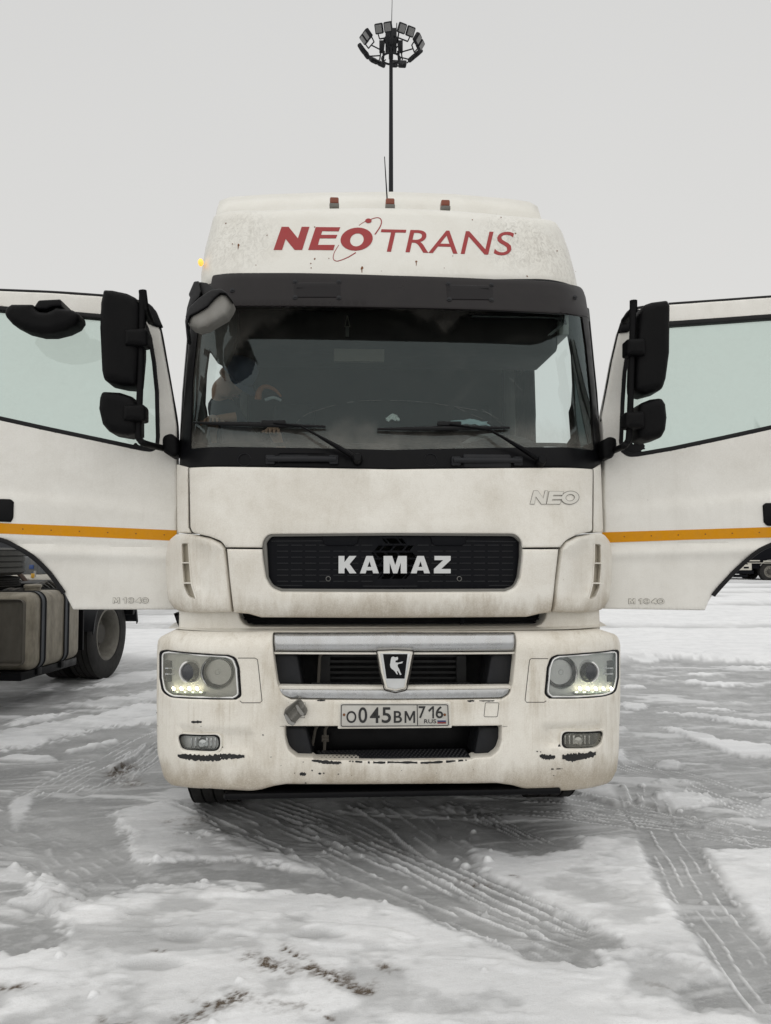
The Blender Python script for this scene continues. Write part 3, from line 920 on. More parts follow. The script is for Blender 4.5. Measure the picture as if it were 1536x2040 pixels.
# ---- roof fairing and the raised roof behind it
roof = panel('roof_fairing', T, [(396, 575), (395, 540), (403, 490), (413, 452), (421, 420, 12), (448, 413), (520, 410), (640, 406), (780, 405), (900, 410),
    (1010, 420), (1060, 425), (1110, 430, 22), (1127, 458), (1140, 495), (1151, 535), (1157, 565), (1157, 590), (780, 575), (500, 575)], D_roof, M['paint_roof'], truck,
    r=0.085, back=1.5, grid=0.04)
bm = bmesh.new()
hump = [(441, 430), (446, 415), (466, 407), (540, 402), (640, 398.5), (780, 397), (900, 401.5), (1000, 410), (1042, 416), (1058, 425), (1060, 440)]
rows = []
for (dy, lift) in ((1.05, -0.16), (1.15, -0.03), (1.32, 0.0), (2.0, 0.02), (2.2, 0.0)):
    row = []
    for (a, b) in hump:
        p = T.S(a, b, 1.32); row.append(bm.verts.new((p.x, dy, p.z + lift)))
    p = row[0].co; q = row[-1].co
    row.insert(0, bm.verts.new((p.x - .01, dy, p.z - .5))); row.append(bm.verts.new((q.x + .01, dy, q.z - .5)))
    rows.append(row)
for a, b in zip(rows, rows[1:]):
    for i in range(len(a) - 1): bm.faces.new((a[i], a[i + 1], b[i + 1], b[i]))
bm.faces.new(rows[-1]); bm.faces.new(rows[0][::-1])
mk('raised_roof', bm, M['paint_roof'], truck, ang=60)

# three roof marker lights
for px_, py_ in ((666, 403), (777, 405), (887, 408)):
    p = T.P(px_, py_ + 6, lambda x, z: D_roof(x, z) + .11)
    bm = bmesh.new(); add_box(bm, p + Vector((-.026, -.02, 0.004)), p + Vector((.026, .05, .042)), .008)
    o = mk('roof_light', bm, M['amber'], truck)
    bm = bmesh.new(); add_box(bm, p + Vector((-.028, -.024, -.02)), p + Vector((.028, .055, .004)), .004)
    mk('base', bm, M['grey_cover'], o)
bm = bmesh.new(); a = T.S(771, 393, 1.0); b = T.S(766, 312, 1.0)
add_tube(bm, [a - Vector((0, 0, .15)), a, b], [.0045, .0045, .0025], 8)
mk('antenna', bm, M['black'], truck)
bm = bmesh.new(); p = T.S(400, 523, 0.6)
r = bmesh.ops.create_uvsphere(bm, u_segments=14, v_segments=8, radius=.019)
bmesh.ops.transform(bm, matrix=Matrix.Translation(p) @ Matrix.Diagonal((.8, 1.2, 1.1, 1)), verts=bm.verts)
tag(mk('side_marker', bm, M['marker_lit'], truck), 'lit amber side marker lamp on roof edge')

# roof writing: bold NEO with an orbit, thin TRANS
Dl = D_roof
def polyset(name, polys, D, mat, parent, lift=0.002, thick=0.003, mtx=None, fr=T, step=0.02):
    """flat raised shapes given as [(outline, holes...)] in px, one mesh"""
    bm = bmesh.new()
    for item in polys:
        o, hs = item[0], item[1:]
        loops = []
        for q in (o, *hs):
            lp = [(lambda p: (p.x, p.z))(fr.P(a, b, D)) for a, b in roundc(q)]
            loops.append(dens(lp, step))
        V, Fa = cdt(loops, np.zeros((0, 2)))
        vs = [bm.verts.new((x, D(x, z) - lift, z)) for x, z in V]
        fs = [bm.faces.new([vs[i] for i in t]) for t in Fa]
        be = {e for f in fs for e in f.edges if len(e.link_faces) == 1}; mp = {}
        for e in be:
            for v in e.verts:
                if v not in mp: mp[v] = bm.verts.new((v.co.x, v.co.y + thick, v.co.z))
        for e in be:
            a, b = e.verts; bm.faces.new((a, b, mp[b], mp[a]))
    return mk(name, bm, mat, parent, smooth=False, mtx=mtx)

def ell(cx, cy, rx, ry, n=28, sh=0.0):
    return [(cx + rx * math.cos(2 * math.pi * k / n) - sh * ry * math.sin(2 * math.pi * k / n), cy + ry * math.sin(2 * math.pi * k / n)) for k in range(n)]

N_ = [(545, 498), (561, 452), (575, 452), (593.5, 475), (601, 452), (616.5, 452), (602, 498), (587, 498), (569, 476), (562, 498)]
E_ = [(614, 498), (629, 452.5), (678, 453), (674.5, 461), (642, 460.5), (639.5, 468), (672, 468), (669, 475), (637, 475), (633.5, 488), (667, 488), (664, 498.5)]
logo = polyset('roof_lettering', [(N_,), (E_,), (ell(710.5, 476.5, 32, 23, sh=.12), ell(711, 478, 13.5, 13, sh=.12))], Dl, M['red'], roof)
lettering('roof_lettering', T, 'TRANS', [(760, 456), (1027, 462), (1016, 509), (750, 501)], Dl, M['red'], roof, lift=.002, offset=0.0)
for arc in (([(715, 449), (724, 443), (733, 439), (748, 434), (757, 435), (760, 442), (757, 452), (747, 467)], (.003, .007)), ([(675, 488), (666, 503), (664, 515), (670, 520), (680, 518), (694, 512), (709, 503)], (.003, .006))):
    bm = bmesh.new(); q = smooth_path([(a, 0, b) for a, b in arc[0]], 6); n = len(q); lo = []; hi = []
    P = [T.P(v.x, v.z, off(Dl, -.0022)) for v in q]; rows = []
    for i in range(n):
        d = (P[min(i + 1, n - 1)] - P[max(i - 1, 0)]).normalized(); sd = Vector((-d.z, 0, d.x)) * (arc[1][0] + (arc[1][1] - arc[1][0]) * i / (n - 1)) / 2
        rows.append((bm.verts.new(P[i] + sd), bm.verts.new(P[i] - sd)))
    for a, b in zip(rows, rows[1:]): bm.faces.new((a[0], b[0], b[1], a[1]))
    mk('roof_orbit_mark', bm, M['red'], roof, smooth=False)
polyset('roof_orbit_dot', [(ell(734, 440, 6.3, 4.4),)], Dl, M['red'], roof, lift=.0035)

# rust spots on the roof
bm = bmesh.new(); rr = random.Random(3)
def blob(bm, p, rx, rz, D, lift=.0012, n=11, jag=.35):
    vs = []
    for k in range(n):
        a = 2 * math.pi * k / n; s = 1 + rr.uniform(-jag, jag)
        x = p.x + rx * s * math.cos(a); z = p.z + rz * s * math.sin(a)
        vs.append(bm.verts.new((x, D(x, z) - lift, z)))
    c = bm.verts.new((p.x, D(p.x, p.z) - lift * 1.3, p.z))
    for k in range(n): bm.faces.new((vs[k], vs[(k + 1) % n], c))
for a, b, s in ((475, 488, 1.0), (463, 486, .5), (721, 534, 1.2), (627, 516, .7), (619, 525, .55), (620, 534, .5), (627, 452, .6), (450, 445, .6), (829, 521, .9), (941, 438, .6),
                (998, 433, .6), (1027, 465, .7), (1110, 500, .7), (1050, 550, .6), (532, 469, .45), (510, 528, .4), (902, 510, .4), (885, 534, .35), (655, 515, .45), (760, 540, .3), (1147, 541, .4)):
    p = T.P(a, b, D_roof); blob(bm, p, .0065 * s, .0075 * s, D_roof)
    if s > .8: blob(bm, p - Vector((0, 0, .014)), .0025, .014, D_roof, lift=.0009)
mk_each('rust_spot', bm, M['rust'], roof, smooth=False)

# ---- sun visor
vis = panel('sun_visor', T, [(423, 547, 6), (600, 543), (780, 548), (1000, 556), (1120, 564), (1160, 570, 14), (1168, 592), (1174, 632), (1150, 628), (1100, 624), (1000, 619), (780, 613),
    (600, 610), (460, 610), (418, 612), (418, 575)], D_visor, M['visor'], truck, r=0.006, back=0.012, grid=0.04)
bm = bmesh.new()
for a, b in ((588, 562), (675, 562), (588, 593), (675, 594), (893, 566), (979, 568), (895, 597), (979, 598), (463, 579), (1145, 593)):
    p = T.P(a, b, D_visor); add_lathe(bm, [(0, .010), (.006, .010), (.007, .006), (.0125, .005), (.0135, 0)], axis_m(p, (0, -1, .3)), 14)
mk_each('bolt', bm, M['dark_grey'], vis)
for q in ([(585, 563), (678, 563), (678, 592), (585, 592)], [(890, 567), (981, 569), (982, 597), (891, 596)]): panel('bracket_plate', T, q, off(D_visor, -.0035), M['visor_plate'], vis, r=.001, back=.005, grid=.02)
# brackets that carry the visor
bm = bmesh.new()
for a in (630, 936):
    p = T.P(a, 580, D_visor); add_box(bm, p + Vector((-.1, .01, -.02)), p + Vector((.1, .25, .02)))
mk_each('visor_bracket', bm, M['black'], vis)

# ---- windscreen surround, glass and cowl
GL = [(380, 893, 4), (384, 760), (394, 660), (400, 618), (780, 606), (1158, 618), (1168, 690), (1179, 800), (1184, 896, 4), (780, 896)]
panel('windscreen_frame', T, [(356, 929), (360, 870), (369, 740), (379, 640), (384, 575), (780, 560), (1165, 580), (1174, 640), (1186, 760), (1197, 880), (1200, 933), (1182, 936), (780, 936), (376, 933)], off(D_glass, -.004), M['black'],
      truck, holes=[GL], r=0.012, rh=.006, back=0.10, grid=0.06)
panel('windscreen_frit', T, [(376, 897), (380, 760), (392, 655), (400, 610), (1160, 612), (1168, 690), (1180, 800), (1188, 900)], off(D_glass, .012), M['rubber'], truck,
      holes=[[(384, 884, 14), (388, 760), (397, 660), (404, 620, 8), (780, 614), (1154, 624, 8), (1163, 690), (1175, 800), (1180, 887, 14), (780, 884)]], r=.002, back=.004, grid=.08)
def dustf(co):
    a, b = T.px(co)
    n = math.sin(a * .11 + b * .05) * 6 + math.sin(a * .31 - b * .21) * 3
    best = 1.0
    for cx, rad in ((700, 332), (1072, 335)):
        d = math.hypot(a - cx, b - 932)
        w = 1 / (1 + math.exp(-(rad - d + n) / 3.0)) * (1 / (1 + math.exp(-(d - 92 + n * .5) / 5.0))) * (1 / (1 + math.exp(-(862 + n * .5 - b) / 5.0)))
        best *= 1 - w
    v = 0.020 + 0.13 * best
    v += 0.10 * best * max(0, (b - 850) / 40) if b > 850 else 0
    # streak rings left by the blades
    for cx, rad in ((1072, 262), (1072, 210), (700, 300), (1072, 150)):
        d = abs(math.hypot(a - cx, b - 932) - rad)
        v += .02 * math.exp(-(d / 7) ** 2) * (.5 + .5 * math.sin(a * .05))
    return v
panel('windscreen_glass', T, [(378, 896, 4), (382, 760), (392, 660), (399, 612), (780, 600), (1160, 612), (1170, 690), (1181, 800), (1186, 899, 4), (780, 899)], off(D_glass, .008), M['windshield'], truck, r=0, back=0, grid=0.014, step=.014, attr=dustf)
# crack across the glass
bm = bmesh.new()
for pl in ([(590, 842), (610, 826), (640, 815), (680, 804), (730, 798), (790, 798), (830, 800), (880, 806), (930, 814), (970, 822), (1000, 840), (1030, 866)], [(910, 812), (950, 830), (990, 845)], [(1004, 732), (1012, 720)], [(1015, 752), (1040, 778)], [(960, 815), (985, 832), (1005, 850)]):
    P = [T.P(a, b, off(D_glass, .006)) for a, b in pl]
    q = smooth_path(P, 4)
    for i in range(len(q) - 1):
        if rr.random() < .72: add_ribbon(bm, [q[i], q[i + 1]], rr.uniform(.0004, .0012), .0006)
mk_each('glass_crack', bm, simple('glass_crack', (0.17, 0.18, 0.175), .6), truck, smooth=False)

# cowl details: grab handles, nozzle rings
for x0, x1, yy in ((533, 670, 914), (904, 1038, 917)):
    a = T.P(x0, yy, off(D_glass, -.03)); b = T.P(x1, yy, off(D_glass, -.03))
    bm = bmesh.new()
    add_tube(bm, [a + Vector((0, .03, 0)), a, b, b + Vector((0, .03, 0))], .014, 10)
    add_box(bm, a + Vector((-.01, 0, -.026)), a + Vector((.035, .035, .02)), .006)
    add_box(bm, b + Vector((-.035, 0, -.026)), b + Vector((.01, .035, .02)), .006)
    add_box(bm, a + Vector((.05, .018, -.034)), b + Vector((-.05, .04, .03)), .01)
    mk('grab_handle', bm, M['dark_grey'], truck)
bm = bmesh.new()
for a in (487, 858):
    p = T.P(a, 916, off(D_glass, -.006)); add_lathe(bm, [(.030, 0), (.032, .003), (.034, 0)], axis_m(p, (0, -1, .2)), 24)
mk_each('cowl_ring', bm, M['dark_grey'], truck)

# wipers
def wiper(pivot, elbow, mid, b0, b1):
    Dw = off(D_glass, -.035)
    p = [T.P(*q, Dw) for q in (pivot, elbow, mid, b0, b1)]
    bm = bmesh.new()
    add_lathe(bm, [(0, .03), (.018, .03), (.024, .02), (.026, -.035)], axis_m(p[0], (0, -1, .2)), 16)
    n = (p[1] - p[0]); k1 = p[0] + n * .35; k2 = p[0] + n * .75
    add_tube(bm, [p[0], p[0] + n * .12 + Vector((0, -.01, 0)), k1 + Vector((0, -.02, 0)), k2 + Vector((0, -.02, 0)), p[1] + Vector((0, -.005, 0)), p[2]], [.015, .022, .020, .011, .010, .008], 8, flat=.6)
    w = mk('wiper', bm, M['black'], truck)
    bm = bmesh.new(); n_ = 14
    P = [T.P(b0[0] + (b1[0] - b0[0]) * k / n_, b0[1] + (b1[1] - b0[1]) * k / n_, off(D_glass, -.012 - .014 * math.sin(math.pi * k / n_))) for k in range(n_ + 1)]
    add_tube(bm, P, [.0055 + .0065 * math.sin(math.pi * k / n_) for k in range(n_ + 1)], 8)
    q = T.P(*mid, off(D_glass, -.03)); add_box(bm, q + Vector((-.06, -.008, -.008)), q + Vector((.06, .012, .014)), .004)
    mk('blade', bm, M['rubber'], w)
wiper((712, 914), (600, 850), (545, 843), (387, 842), (648, 850))
wiper((1078, 919), (975, 857), (895, 845), (752, 855), (1015, 852))

# ---- hood panel, its raised word, grille
hood = panel('hood_panel', T, [(376, 931), (780, 934), (1182, 934), (1181, 1059, 6), (1150, 1066), (1128, 1077, 10), (1117, 1091), (1041, 1091.5), (1038, 1075, 10), (1026, 1064, 12), (780, 1063), (535, 1065, 12),
    (525, 1076, 10), (522, 1091.5), (449, 1091), (441, 1079, 10), (418, 1070), (383, 1062, 6), (378, 1050)], D_hood, M['paint'], truck, r=0.008, back=0.05, grid=0.05, gap=0.0022)
def neo_px(o=0):
    n = [(1056, 1004), (1063, 978), (1071, 978), (1082, 993), (1086, 978), (1090, 978), (1087, 1004), (1078, 1004), (1067, 989), (1064, 1004)]
    e = [(1089, 1004), (1094, 979), (1122, 979.5), (1120, 986), (1102, 986), (1101, 989), (1119, 989), (1118, 994.5), (1100, 994.5), (1099, 998), (1117, 998), (1115, 1004)]
    return n, e
n_, e_ = neo_px()
def grow(poly, g):
    q = np.array(poly, float)
    if area(q) > 0: return [tuple(p) for p in inset(q, -g)]
    return [tuple(p) for p in inset(q[::-1], -g)]
polyset('hood_lettering', [(grow(n_, 1.0),), (grow(e_, 1.0),), (ell(1135.5, 991.5, 18.5, 13.8, sh=.1), ell(1135.5, 991.5, 8.2, 6, sh=.1))], D_hood, M['outline_grey'], hood, lift=.003, thick=.004)
polyset('hood_lettering', [(n_,), (e_,), (ell(1135.5, 991.5, 17, 12.5, sh=.1), ell(1135.5, 991.5, 9.2, 7, sh=.1))], D_hood, M['emblem'], hood, lift=.005, thick=.004)

skirt = panel('grille_surround', T, [(451, 1093), (522, 1093.5), (525, 1120), (530, 1150), (540, 1170, 14), (560, 1178), (780, 1179), (1008, 1178), (1027, 1170, 14), (1036, 1150), (1040, 1118), (1042, 1093.5), (1114, 1093.5), (1109, 1140), (1099, 1221, 4),
    (1075, 1224), (1050, 1230), (780, 1232), (520, 1231), (495, 1224), (465, 1222, 4), (456, 1150)], D_skirt, M['paint_skirt'], truck, r=0.012, back=0.10, grid=0.05, gap=0.0022)
gr_out = [(526, 1080), (535, 1066, 10), (780, 1064), (1026, 1065, 12), (1039, 1078), (1039, 1110), (1034, 1150), (1026, 1170, 18), (1008, 1177), (780, 1178), (560, 1177), (541, 1170, 18), (531, 1150)]
Dg = lambda x, z: 0.10 + C(x)
panel('grille_rim', T, [(522, 1078), (531, 1062, 10), (780, 1060), (1030, 1061, 12), (1043, 1076), (1043, 1110), (1038, 1152), (1028, 1175, 18), (1008, 1182), (780, 1183), (560, 1182), (537, 1174, 18), (527, 1152)],
      lambda x, z: .075 + C(x), simple('grille_rim_grey', (.17, .165, .15), .5), truck, holes=[[(531, 1082), (539, 1069, 8), (780, 1067), (1024, 1068, 8), (1036, 1080), (1036, 1110), (1031, 1150), (1023, 1168, 14), (1006, 1173), (780, 1174), (562, 1173), (544, 1167, 14), (535, 1150)]], r=.004, back=.05, grid=.08)
fan_holes = []
for i, yy in enumerate(range(1073, 1160, 14)):
    hw = math.sqrt(max(0, 44 ** 2 - (yy + 5 - 1116) ** 2)); x = 785 - hw
    if hw < 12: continue
    sh = 6 if i % 2 else -6; cuts = [785 - hw] + [c for c in (785 - 30 + sh, 785 - 8 + sh, 785 + 16 + sh) if abs(c - 785) < hw - 6] + [785 + hw]
    for c0, c1 in zip(cuts, cuts[1:]):
        k = 4 if i % 2 else -4
        fan_holes.append([(c0 + 2 + k, yy), (c1 - 2 + k, yy), (c1 - 2 - k, yy + 10), (c0 + 2 - k, yy + 10)])
grille = panel('grille', T, gr_out, Dg, M['grille_black'], truck, holes=fan_holes, r=0.01, rh=.002, back=0.03, grid=0.04)
bm = bmesh.new()
for yy in (1086, 1098, 1110, 1122, 1135, 1146, 1158):
    for k, x in enumerate(range(552, 1020, 28)):
        if abs(x + 10 - 785) < 52: continue
        a = T.P(x, yy, Dg); b = T.P(x + 22, yy, Dg); add_ribbon(bm, [a, b], .004, .003)
for pl in ([(540, 1078), (700, 1077)], [(870, 1077), (1028, 1079)], [(545, 1166), (780, 1168), (1024, 1166)]):
    add_ribbon(bm, [T.P(a, b, Dg) for a, b in pl], .004, .003)
mk_each('grille_rib', bm, M['dark_grey'], grille, smooth=False)
for x0, x1 in ((640, 716), (857, 931)):
    panel('service_flap', T, [(x0, 1066), (x1, 1066), (x1 - 5, 1087, 8), (x0 + 5, 1087, 8)], off(Dg, -.010), M['grille_black'], grille, r=.006, back=.012, grid=0)
bm = bmesh.new()
for a in (654, 915):
    add_lathe(bm, [(.0085, 0), (.0105, .006), (.0125, .004), (.0125, -.005)], axis_m(T.P(a, 1153, Dg), (0, -1, 0)), 18)
mk_each('ring', bm, M['metal'], grille)
def boxpts(L, Rr, Tt, B, pts): return [(L + (Rr - L) * u, B + (Tt - B) * v) for u, v in pts]
kam = []
gl = {'K': ([(0, 0), (0, 1), (.33, 1), (.33, .64), (.60, 1), (1, 1), (.62, .53), (1, 0), (.62, 0), (.40, .34), (.33, .25), (.33, 0)],),
      'A': ([(0, 0), (.34, 1), (.68, 1), (1, 0), (.70, 0), (.655, .17), (.345, .17), (.30, 0)], [(.40, .37), (.60, .37), (.51, .70)]),
      'M': ([(0, 0), (0, 1), (.37, 1), (.5, .46), (.63, 1), (1, 1), (1, 0), (.74, 0), (.74, .62), (.59, 0), (.41, 0), (.26, .62), (.26, 0)],),
      'Z': ([(0, 0), (0, .25), (.56, .76), (.03, .76), (.03, 1), (1, 1), (1, .76), (.43, .25), (1, .25), (1, 0)],)}
for ch, L, Rr in (('K', 674.5, 710), ('A', 717, 754.5), ('M', 764, 810), ('A', 818, 856), ('Z', 864, 897)):
    kam.append(tuple(boxpts(L, Rr, 1107.5, 1142, q) for q in gl[ch]))
polyset('grille_lettering', kam, Dg, M['letter_silver'], grille, lift=.014, thick=.016)

# ---- cab corners beside the hood, with air vents
def corner(s):
    if s < 0:
        pil = [(351, 924), (375, 930), (376, 1050), (381, 1062), (352, 1062)]
        out = [(381, 1063), (419, 1071), (440, 1081), (448, 1092), (455, 1150), (463, 1221, 3), (372, 1222, 10), (345, 1216, 16), (333, 1196), (329, 1160), (328, 1110), (333, 1076, 10), (350, 1063)]
        slot = [(362, 1083, 3), (376, 1083), (378, 1120), (382, 1165), (391, 1193, 3), (376, 1190, 8), (367, 1168), (364, 1130)]
        rec = [(379, 1083), (398, 1082), (444, 1094), (451, 1150), (457, 1194), (393, 1193), (384, 1165), (380, 1120)]
        divs = [((363, 1121), (378, 1121)), ((366, 1161), (383, 1161))]
    else:
        pil = [(1198, 924), (1183, 933), (1182, 1050), (1182, 1061), (1203, 1061)]
        out = [(1181, 1062), (1150, 1068), (1128, 1079), (1118, 1093), (1110, 1150), (1101, 1221, 3), (1170, 1222, 10), (1204, 1216, 16), (1216, 1196), (1221, 1160), (1222, 1110), (1219, 1080, 10), (1208, 1066), (1200, 1061)]
        slot = [(1197, 1085, 3), (1184, 1084), (1183, 1120), (1180, 1165), (1172, 1194, 3), (1186, 1191, 8), (1194, 1170), (1197, 1130)]
        rec = [(1181, 1084), (1165, 1083), (1122, 1095), (1114, 1150), (1108, 1195), (1170, 1194), (1178, 1165), (1181, 1120)]
        divs = [((1183, 1122), (1198, 1122)), ((1179, 1162), (1196, 1162))]
    panel('cab_corner_strip', T, pil, D_pillar, M['paint'], truck, r=.01, back=.25, grid=.05, gap=.002)
    rl_ = [(lambda p: (p.x, p.z))(T.P(a, b, D_corner)) for a, b in rec]
    def D_c(x, z):
        y = D_corner(x, z)
        P = np.array([[x, z]])
        d = float(segdist(P, rl_)[0]) * (1 if inside(P, rl_)[0] else -1)
        t = min(1.0, max(0.0, d / .016)); t = t * t * (3 - 2 * t)
        fade = min(1.0, max(0.0, (abs(x) - .80) / .12))
        return y + .022 * t * fade
    c = panel('cab_corner', T, out, D_c, M['paint_skirt'], truck, holes=[slot], r=.022, rh=.006, back=.30, grid=.035, gap=.0022, step=.015)
    panel('vent_duct', T, [(a, b) for a, b in slot for _ in (0,)] if False else [q[:2] for q in slot], off(D_corner, .040), simple('duct_dirty', (.52, .48, .40), .7, dirt=.5, dirtcol=(.24, .215, .175)), c, r=0, back=0.01, grid=0)
    bm = bmesh.new()
    for a, b in divs:
        p = T.P(*a, D_corner); q = T.P(*b, D_corner); lo = Vector((min(p.x, q.x), min(p.y, q.y) + .004, p.z - .003)); add_box(bm, lo, lo + Vector((abs(p.x - q.x), .06, .006)))
    mk_each('vent_rib', bm, M['paint'], c, smooth=False)
    # raised lip along the slot
    bm = bmesh.new()
    e = slot[1:5]; add_tube(bm, [T.P(q[0], q[1], off(D_corner, .002)) for q in e], .0045, 6)
    mk('vent_lip', bm, M['paint'], c)
corner(-1); corner(1)

# ---- neck panel under the hood with its black air slot
neck = panel('bumper_neck', T, [(356, 1215), (474, 1215), (478, 1232), (486, 1244, 10), (500, 1249), (780, 1249), (1068, 1248), (1080, 1243, 10), (1087, 1232), (1091, 1215), (1195, 1215), (1197, 1270), (780, 1275), (355, 1270)], D_neck, M['paint'], truck,
      r=.012, back=.12, grid=.05)
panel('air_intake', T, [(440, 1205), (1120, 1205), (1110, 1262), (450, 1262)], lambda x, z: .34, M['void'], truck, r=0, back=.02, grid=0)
bm = bmesh.new()
for yy in (1233, 1240):
    add_ribbon(bm, [T.S(a, yy, .30) for a in (480, 1080)], .006, .01)
add_ribbon(bm, [T.S(925, 1225, .28), T.S(918, 1250, .28)], .02, .01)
mk_each('intake_rib', bm, M['grille_black'], truck, smooth=False)
tag(panel('cab_step_end', T, [(346, 1222), (357, 1222), (357, 1250), (352, 1240)], lambda x, z: .30, M['black'], truck, r=0, back=.2, grid=0, cap=True), 'black step edge behind the bumper')

# ---- bumper
HL = [(317, 1297, 8), (332, 1295), (400, 1302), (455, 1305), (470, 1310, 10), (477, 1330), (481, 1388, 8), (470, 1394), (400, 1393), (338, 1390, 14), (322, 1378, 8), (317, 1350)]
HR = [(1234, 1295, 8), (1222, 1295), (1165, 1301), (1110, 1305), (1097, 1310, 10), (1090, 1330), (1085, 1384, 8), (1095, 1392), (1150, 1392), (1206, 1388, 14), (1228, 1380, 10), (1234, 1350)]
GU = [(543, 1260, 4), (780, 1260), (1027, 1260, 4), (1027, 1310), (1022, 1360), (1016, 1384, 14), (1000, 1393), (780, 1395), (580, 1394), (562, 1385, 14), (552, 1360), (545, 1310)]
GLo = [(567, 1447), (677, 1447), (895, 1447), (1000, 1446), (999, 1478), (993, 1497, 12), (978, 1508), (945, 1510), (940, 1513), (780, 1516), (628, 1514), (622, 1510), (592, 1509), (574, 1496, 12), (568, 1472)]
FL = [(353, 1463, 12), (438, 1465, 12), (438, 1497, 16), (360, 1495, 24)]
FR = [(1120, 1459, 12), (1204, 1457, 10), (1196, 1491, 26), (1120, 1493, 14)]
def D_b2(x, z):
    # body of the bumper with the shallow pockets round the fog lamps pressed in
    y = D_bump(x, z)
    for x0, x1, z0, z1 in ((-1.02, -0.66, .548, .662), (.70, 1.03, .556, .672)):
        d = min(x - x0, x1 - x, z - z0, z1 - z)
        t = max(0.0, min(1.0, d / .022)); y += 0.022 * t * t * (3 - 2 * t)
    if z < .664 and z > .56 and abs(x) < 1.1: pass
    return y
bumper = panel('bumper', T, [(345, 1256), (313, 1272, 10), (311, 1300), (310, 1400), (312, 1500), (325, 1552, 12), (340, 1566), (420, 1573), (500, 1578, 6), (520, 1575), (545, 1568), (570, 1564), (780, 1564), (990, 1562), (1020, 1566), (1048, 1574, 6), (1100, 1577),
    (1170, 1573), (1217, 1562, 12), (1231, 1535), (1236, 1450), (1238, 1400), (1238, 1285), (1233, 1266, 10), (1196, 1254), (1030, 1258), (780, 1259), (540, 1258)], D_b2, M['paint_low'], truck,
    holes=[HL, HR, GU, GLo, FL, FR], r=.020, rh=.008, back=.35, grid=.022, step=.015, back_fn=lambda co: (0.75 if abs(co.x) > 1.03 and co.z < 1.15 else D_bump(co.x, co.z) + .10))
# top of the bumper shoulder running back to the cab
bm = bmesh.new(); rows = []
for k in range(25):
    x = -1.12 + 2.24 * k / 24
    rows.append([bm.verts.new((x, y, z)) for y, z in ((D_bump(x, 1.12) + .015, 1.112), (C(x) + .22, 1.125), (C(x) + .55, 1.12))])
for a, b in zip(rows, rows[1:]):
    for i in range(2): bm.faces.new((a[i], b[i], b[i + 1], a[i + 1]))
mk('bumper_top', bm, M['paint'], truck)

# paint chips, scrapes
bm = bmesh.new()
def scrape(pts, w, gaps=0.0, n=26, D=D_b2, bm=bm, lift=.0016):
    q = smooth_path([(a, 0, b) for a, b in pts], 14) if len(pts) > 2 else [Vector((pts[0][0] + (pts[1][0] - pts[0][0]) * k / 8, 0, pts[0][1] + (pts[1][1] - pts[0][1]) * k / 8)) for k in range(9)]; m = len(q); up = []; dn = []
    for i, v in enumerate(q):
        t = i / (m - 1); ww = 1.5 * w * (math.sin(math.pi * min(max(t, .04), .96)) ** .35)
        up.append(T.P(v.x, v.z - ww * rr.uniform(.25, .6), D)); dn.append(T.P(v.x, v.z + ww * rr.uniform(.3, .62), D))
    cut = 0
    V = [(bm.verts.new((a.x, D(a.x, a.z) - lift, a.z)), bm.verts.new((b.x, D(b.x, b.z) - lift, b.z))) for a, b in zip(up, dn)]
    for a, b in zip(V, V[1:]):
        if gaps and rr.random() < gaps: continue
        bm.faces.new((a[0], b[0], b[1], a[1]))
scrape([(354, 1505), (380, 1508), (420, 1510), (450, 1507), (487, 1507)], 9)
scrape([(381, 1438), (402, 1438)], 4)
scrape([(1075, 1506), (1090, 1508), (1106, 1508)], 7)
scrape([(1120, 1508), (1150, 1508), (1187, 1501)], 12)
scrape([(1087, 1532), (1105, 1532)], 2.4, .3); scrape([(1108, 1532), (1122, 1531)], 1.6, .4)
scrape([(621, 1515), (660, 1519), (680, 1519)], 5); scrape([(695, 1516), (740, 1519), (790, 1518)], 3, .3); scrape([(770, 1518), (850, 1519), (930, 1514)], 3.4, .3)
scrape([(597, 1542), (610, 1542)], 5); scrape([(634, 1541), (640, 1541)], 3); scrape([(931, 1396), (945, 1396)], 3); scrape([(955, 1396), (985, 1396)], 2); scrape([(632, 1395), (648, 1395)], 2.5)
for a, b, s in ((443, 1490, 1.6), (622, 1535, 1), (645, 1540, 1), (674, 1542, .9), (609, 1560, 1), (524, 1464, .9), (540, 1508, .7), (587, 1540, .7), (604, 1518, .6), (308 + 4, 1420, .8), (1114, 1485, 1.5), (1103, 1545, .8), (975, 1396, 1), (1070, 1497, 1), (1077, 1498, .8), (800, 1535, .5), (870, 1540, .5), (700, 1545, .5), (560, 1525, .5)):
    blob(bm, T.P(a, b, D_b2), .004 * s, .0032 * s, D_b2, lift=.0016)
mk_each('paint_chip', bm, M['chip'], bumper, smooth=False)
# seams
bm = bmesh.new()
def seam(pl, D=D_b2, w=.0028, closed=False):
    q = [(lambda p: p)(T.P(a, b, D)) for a, b in roundc(pl)] if closed else [T.P(p[0], p[1], D) for p in pl]
    if closed: q.append(q[0])
    add_ribbon(bm, q, w, .0012)
seam([(474, 1311), (508, 1311), (513, 1314), (515, 1330), (522, 1396), (518, 1400), (482, 1400), (478, 1396)])
seam([(1092, 1312), (1058, 1312), (1055, 1315), (1053, 1330), (1046, 1395), (1049, 1399), (1084, 1399), (1088, 1396)])
seam([(967, 1400, 2), (994, 1400, 2), (991, 1428, 3), (964, 1428, 3)], closed=True, w=.0022)
seam([(575, 1400), (608, 1400), (607, 1430), (574, 1428)], w=.0022)
seam([(312, 1446), (400, 1447), (566, 1447)], w=.0014); seam([(1001, 1447), (1120, 1446), (1236, 1444)], w=.0014)
mk_each('seam', bm, M['seam'], bumper, smooth=False)
scr = bmesh.new()
for a, b in ((492, 1312), (960, 1400)):
    pass
scr.free()

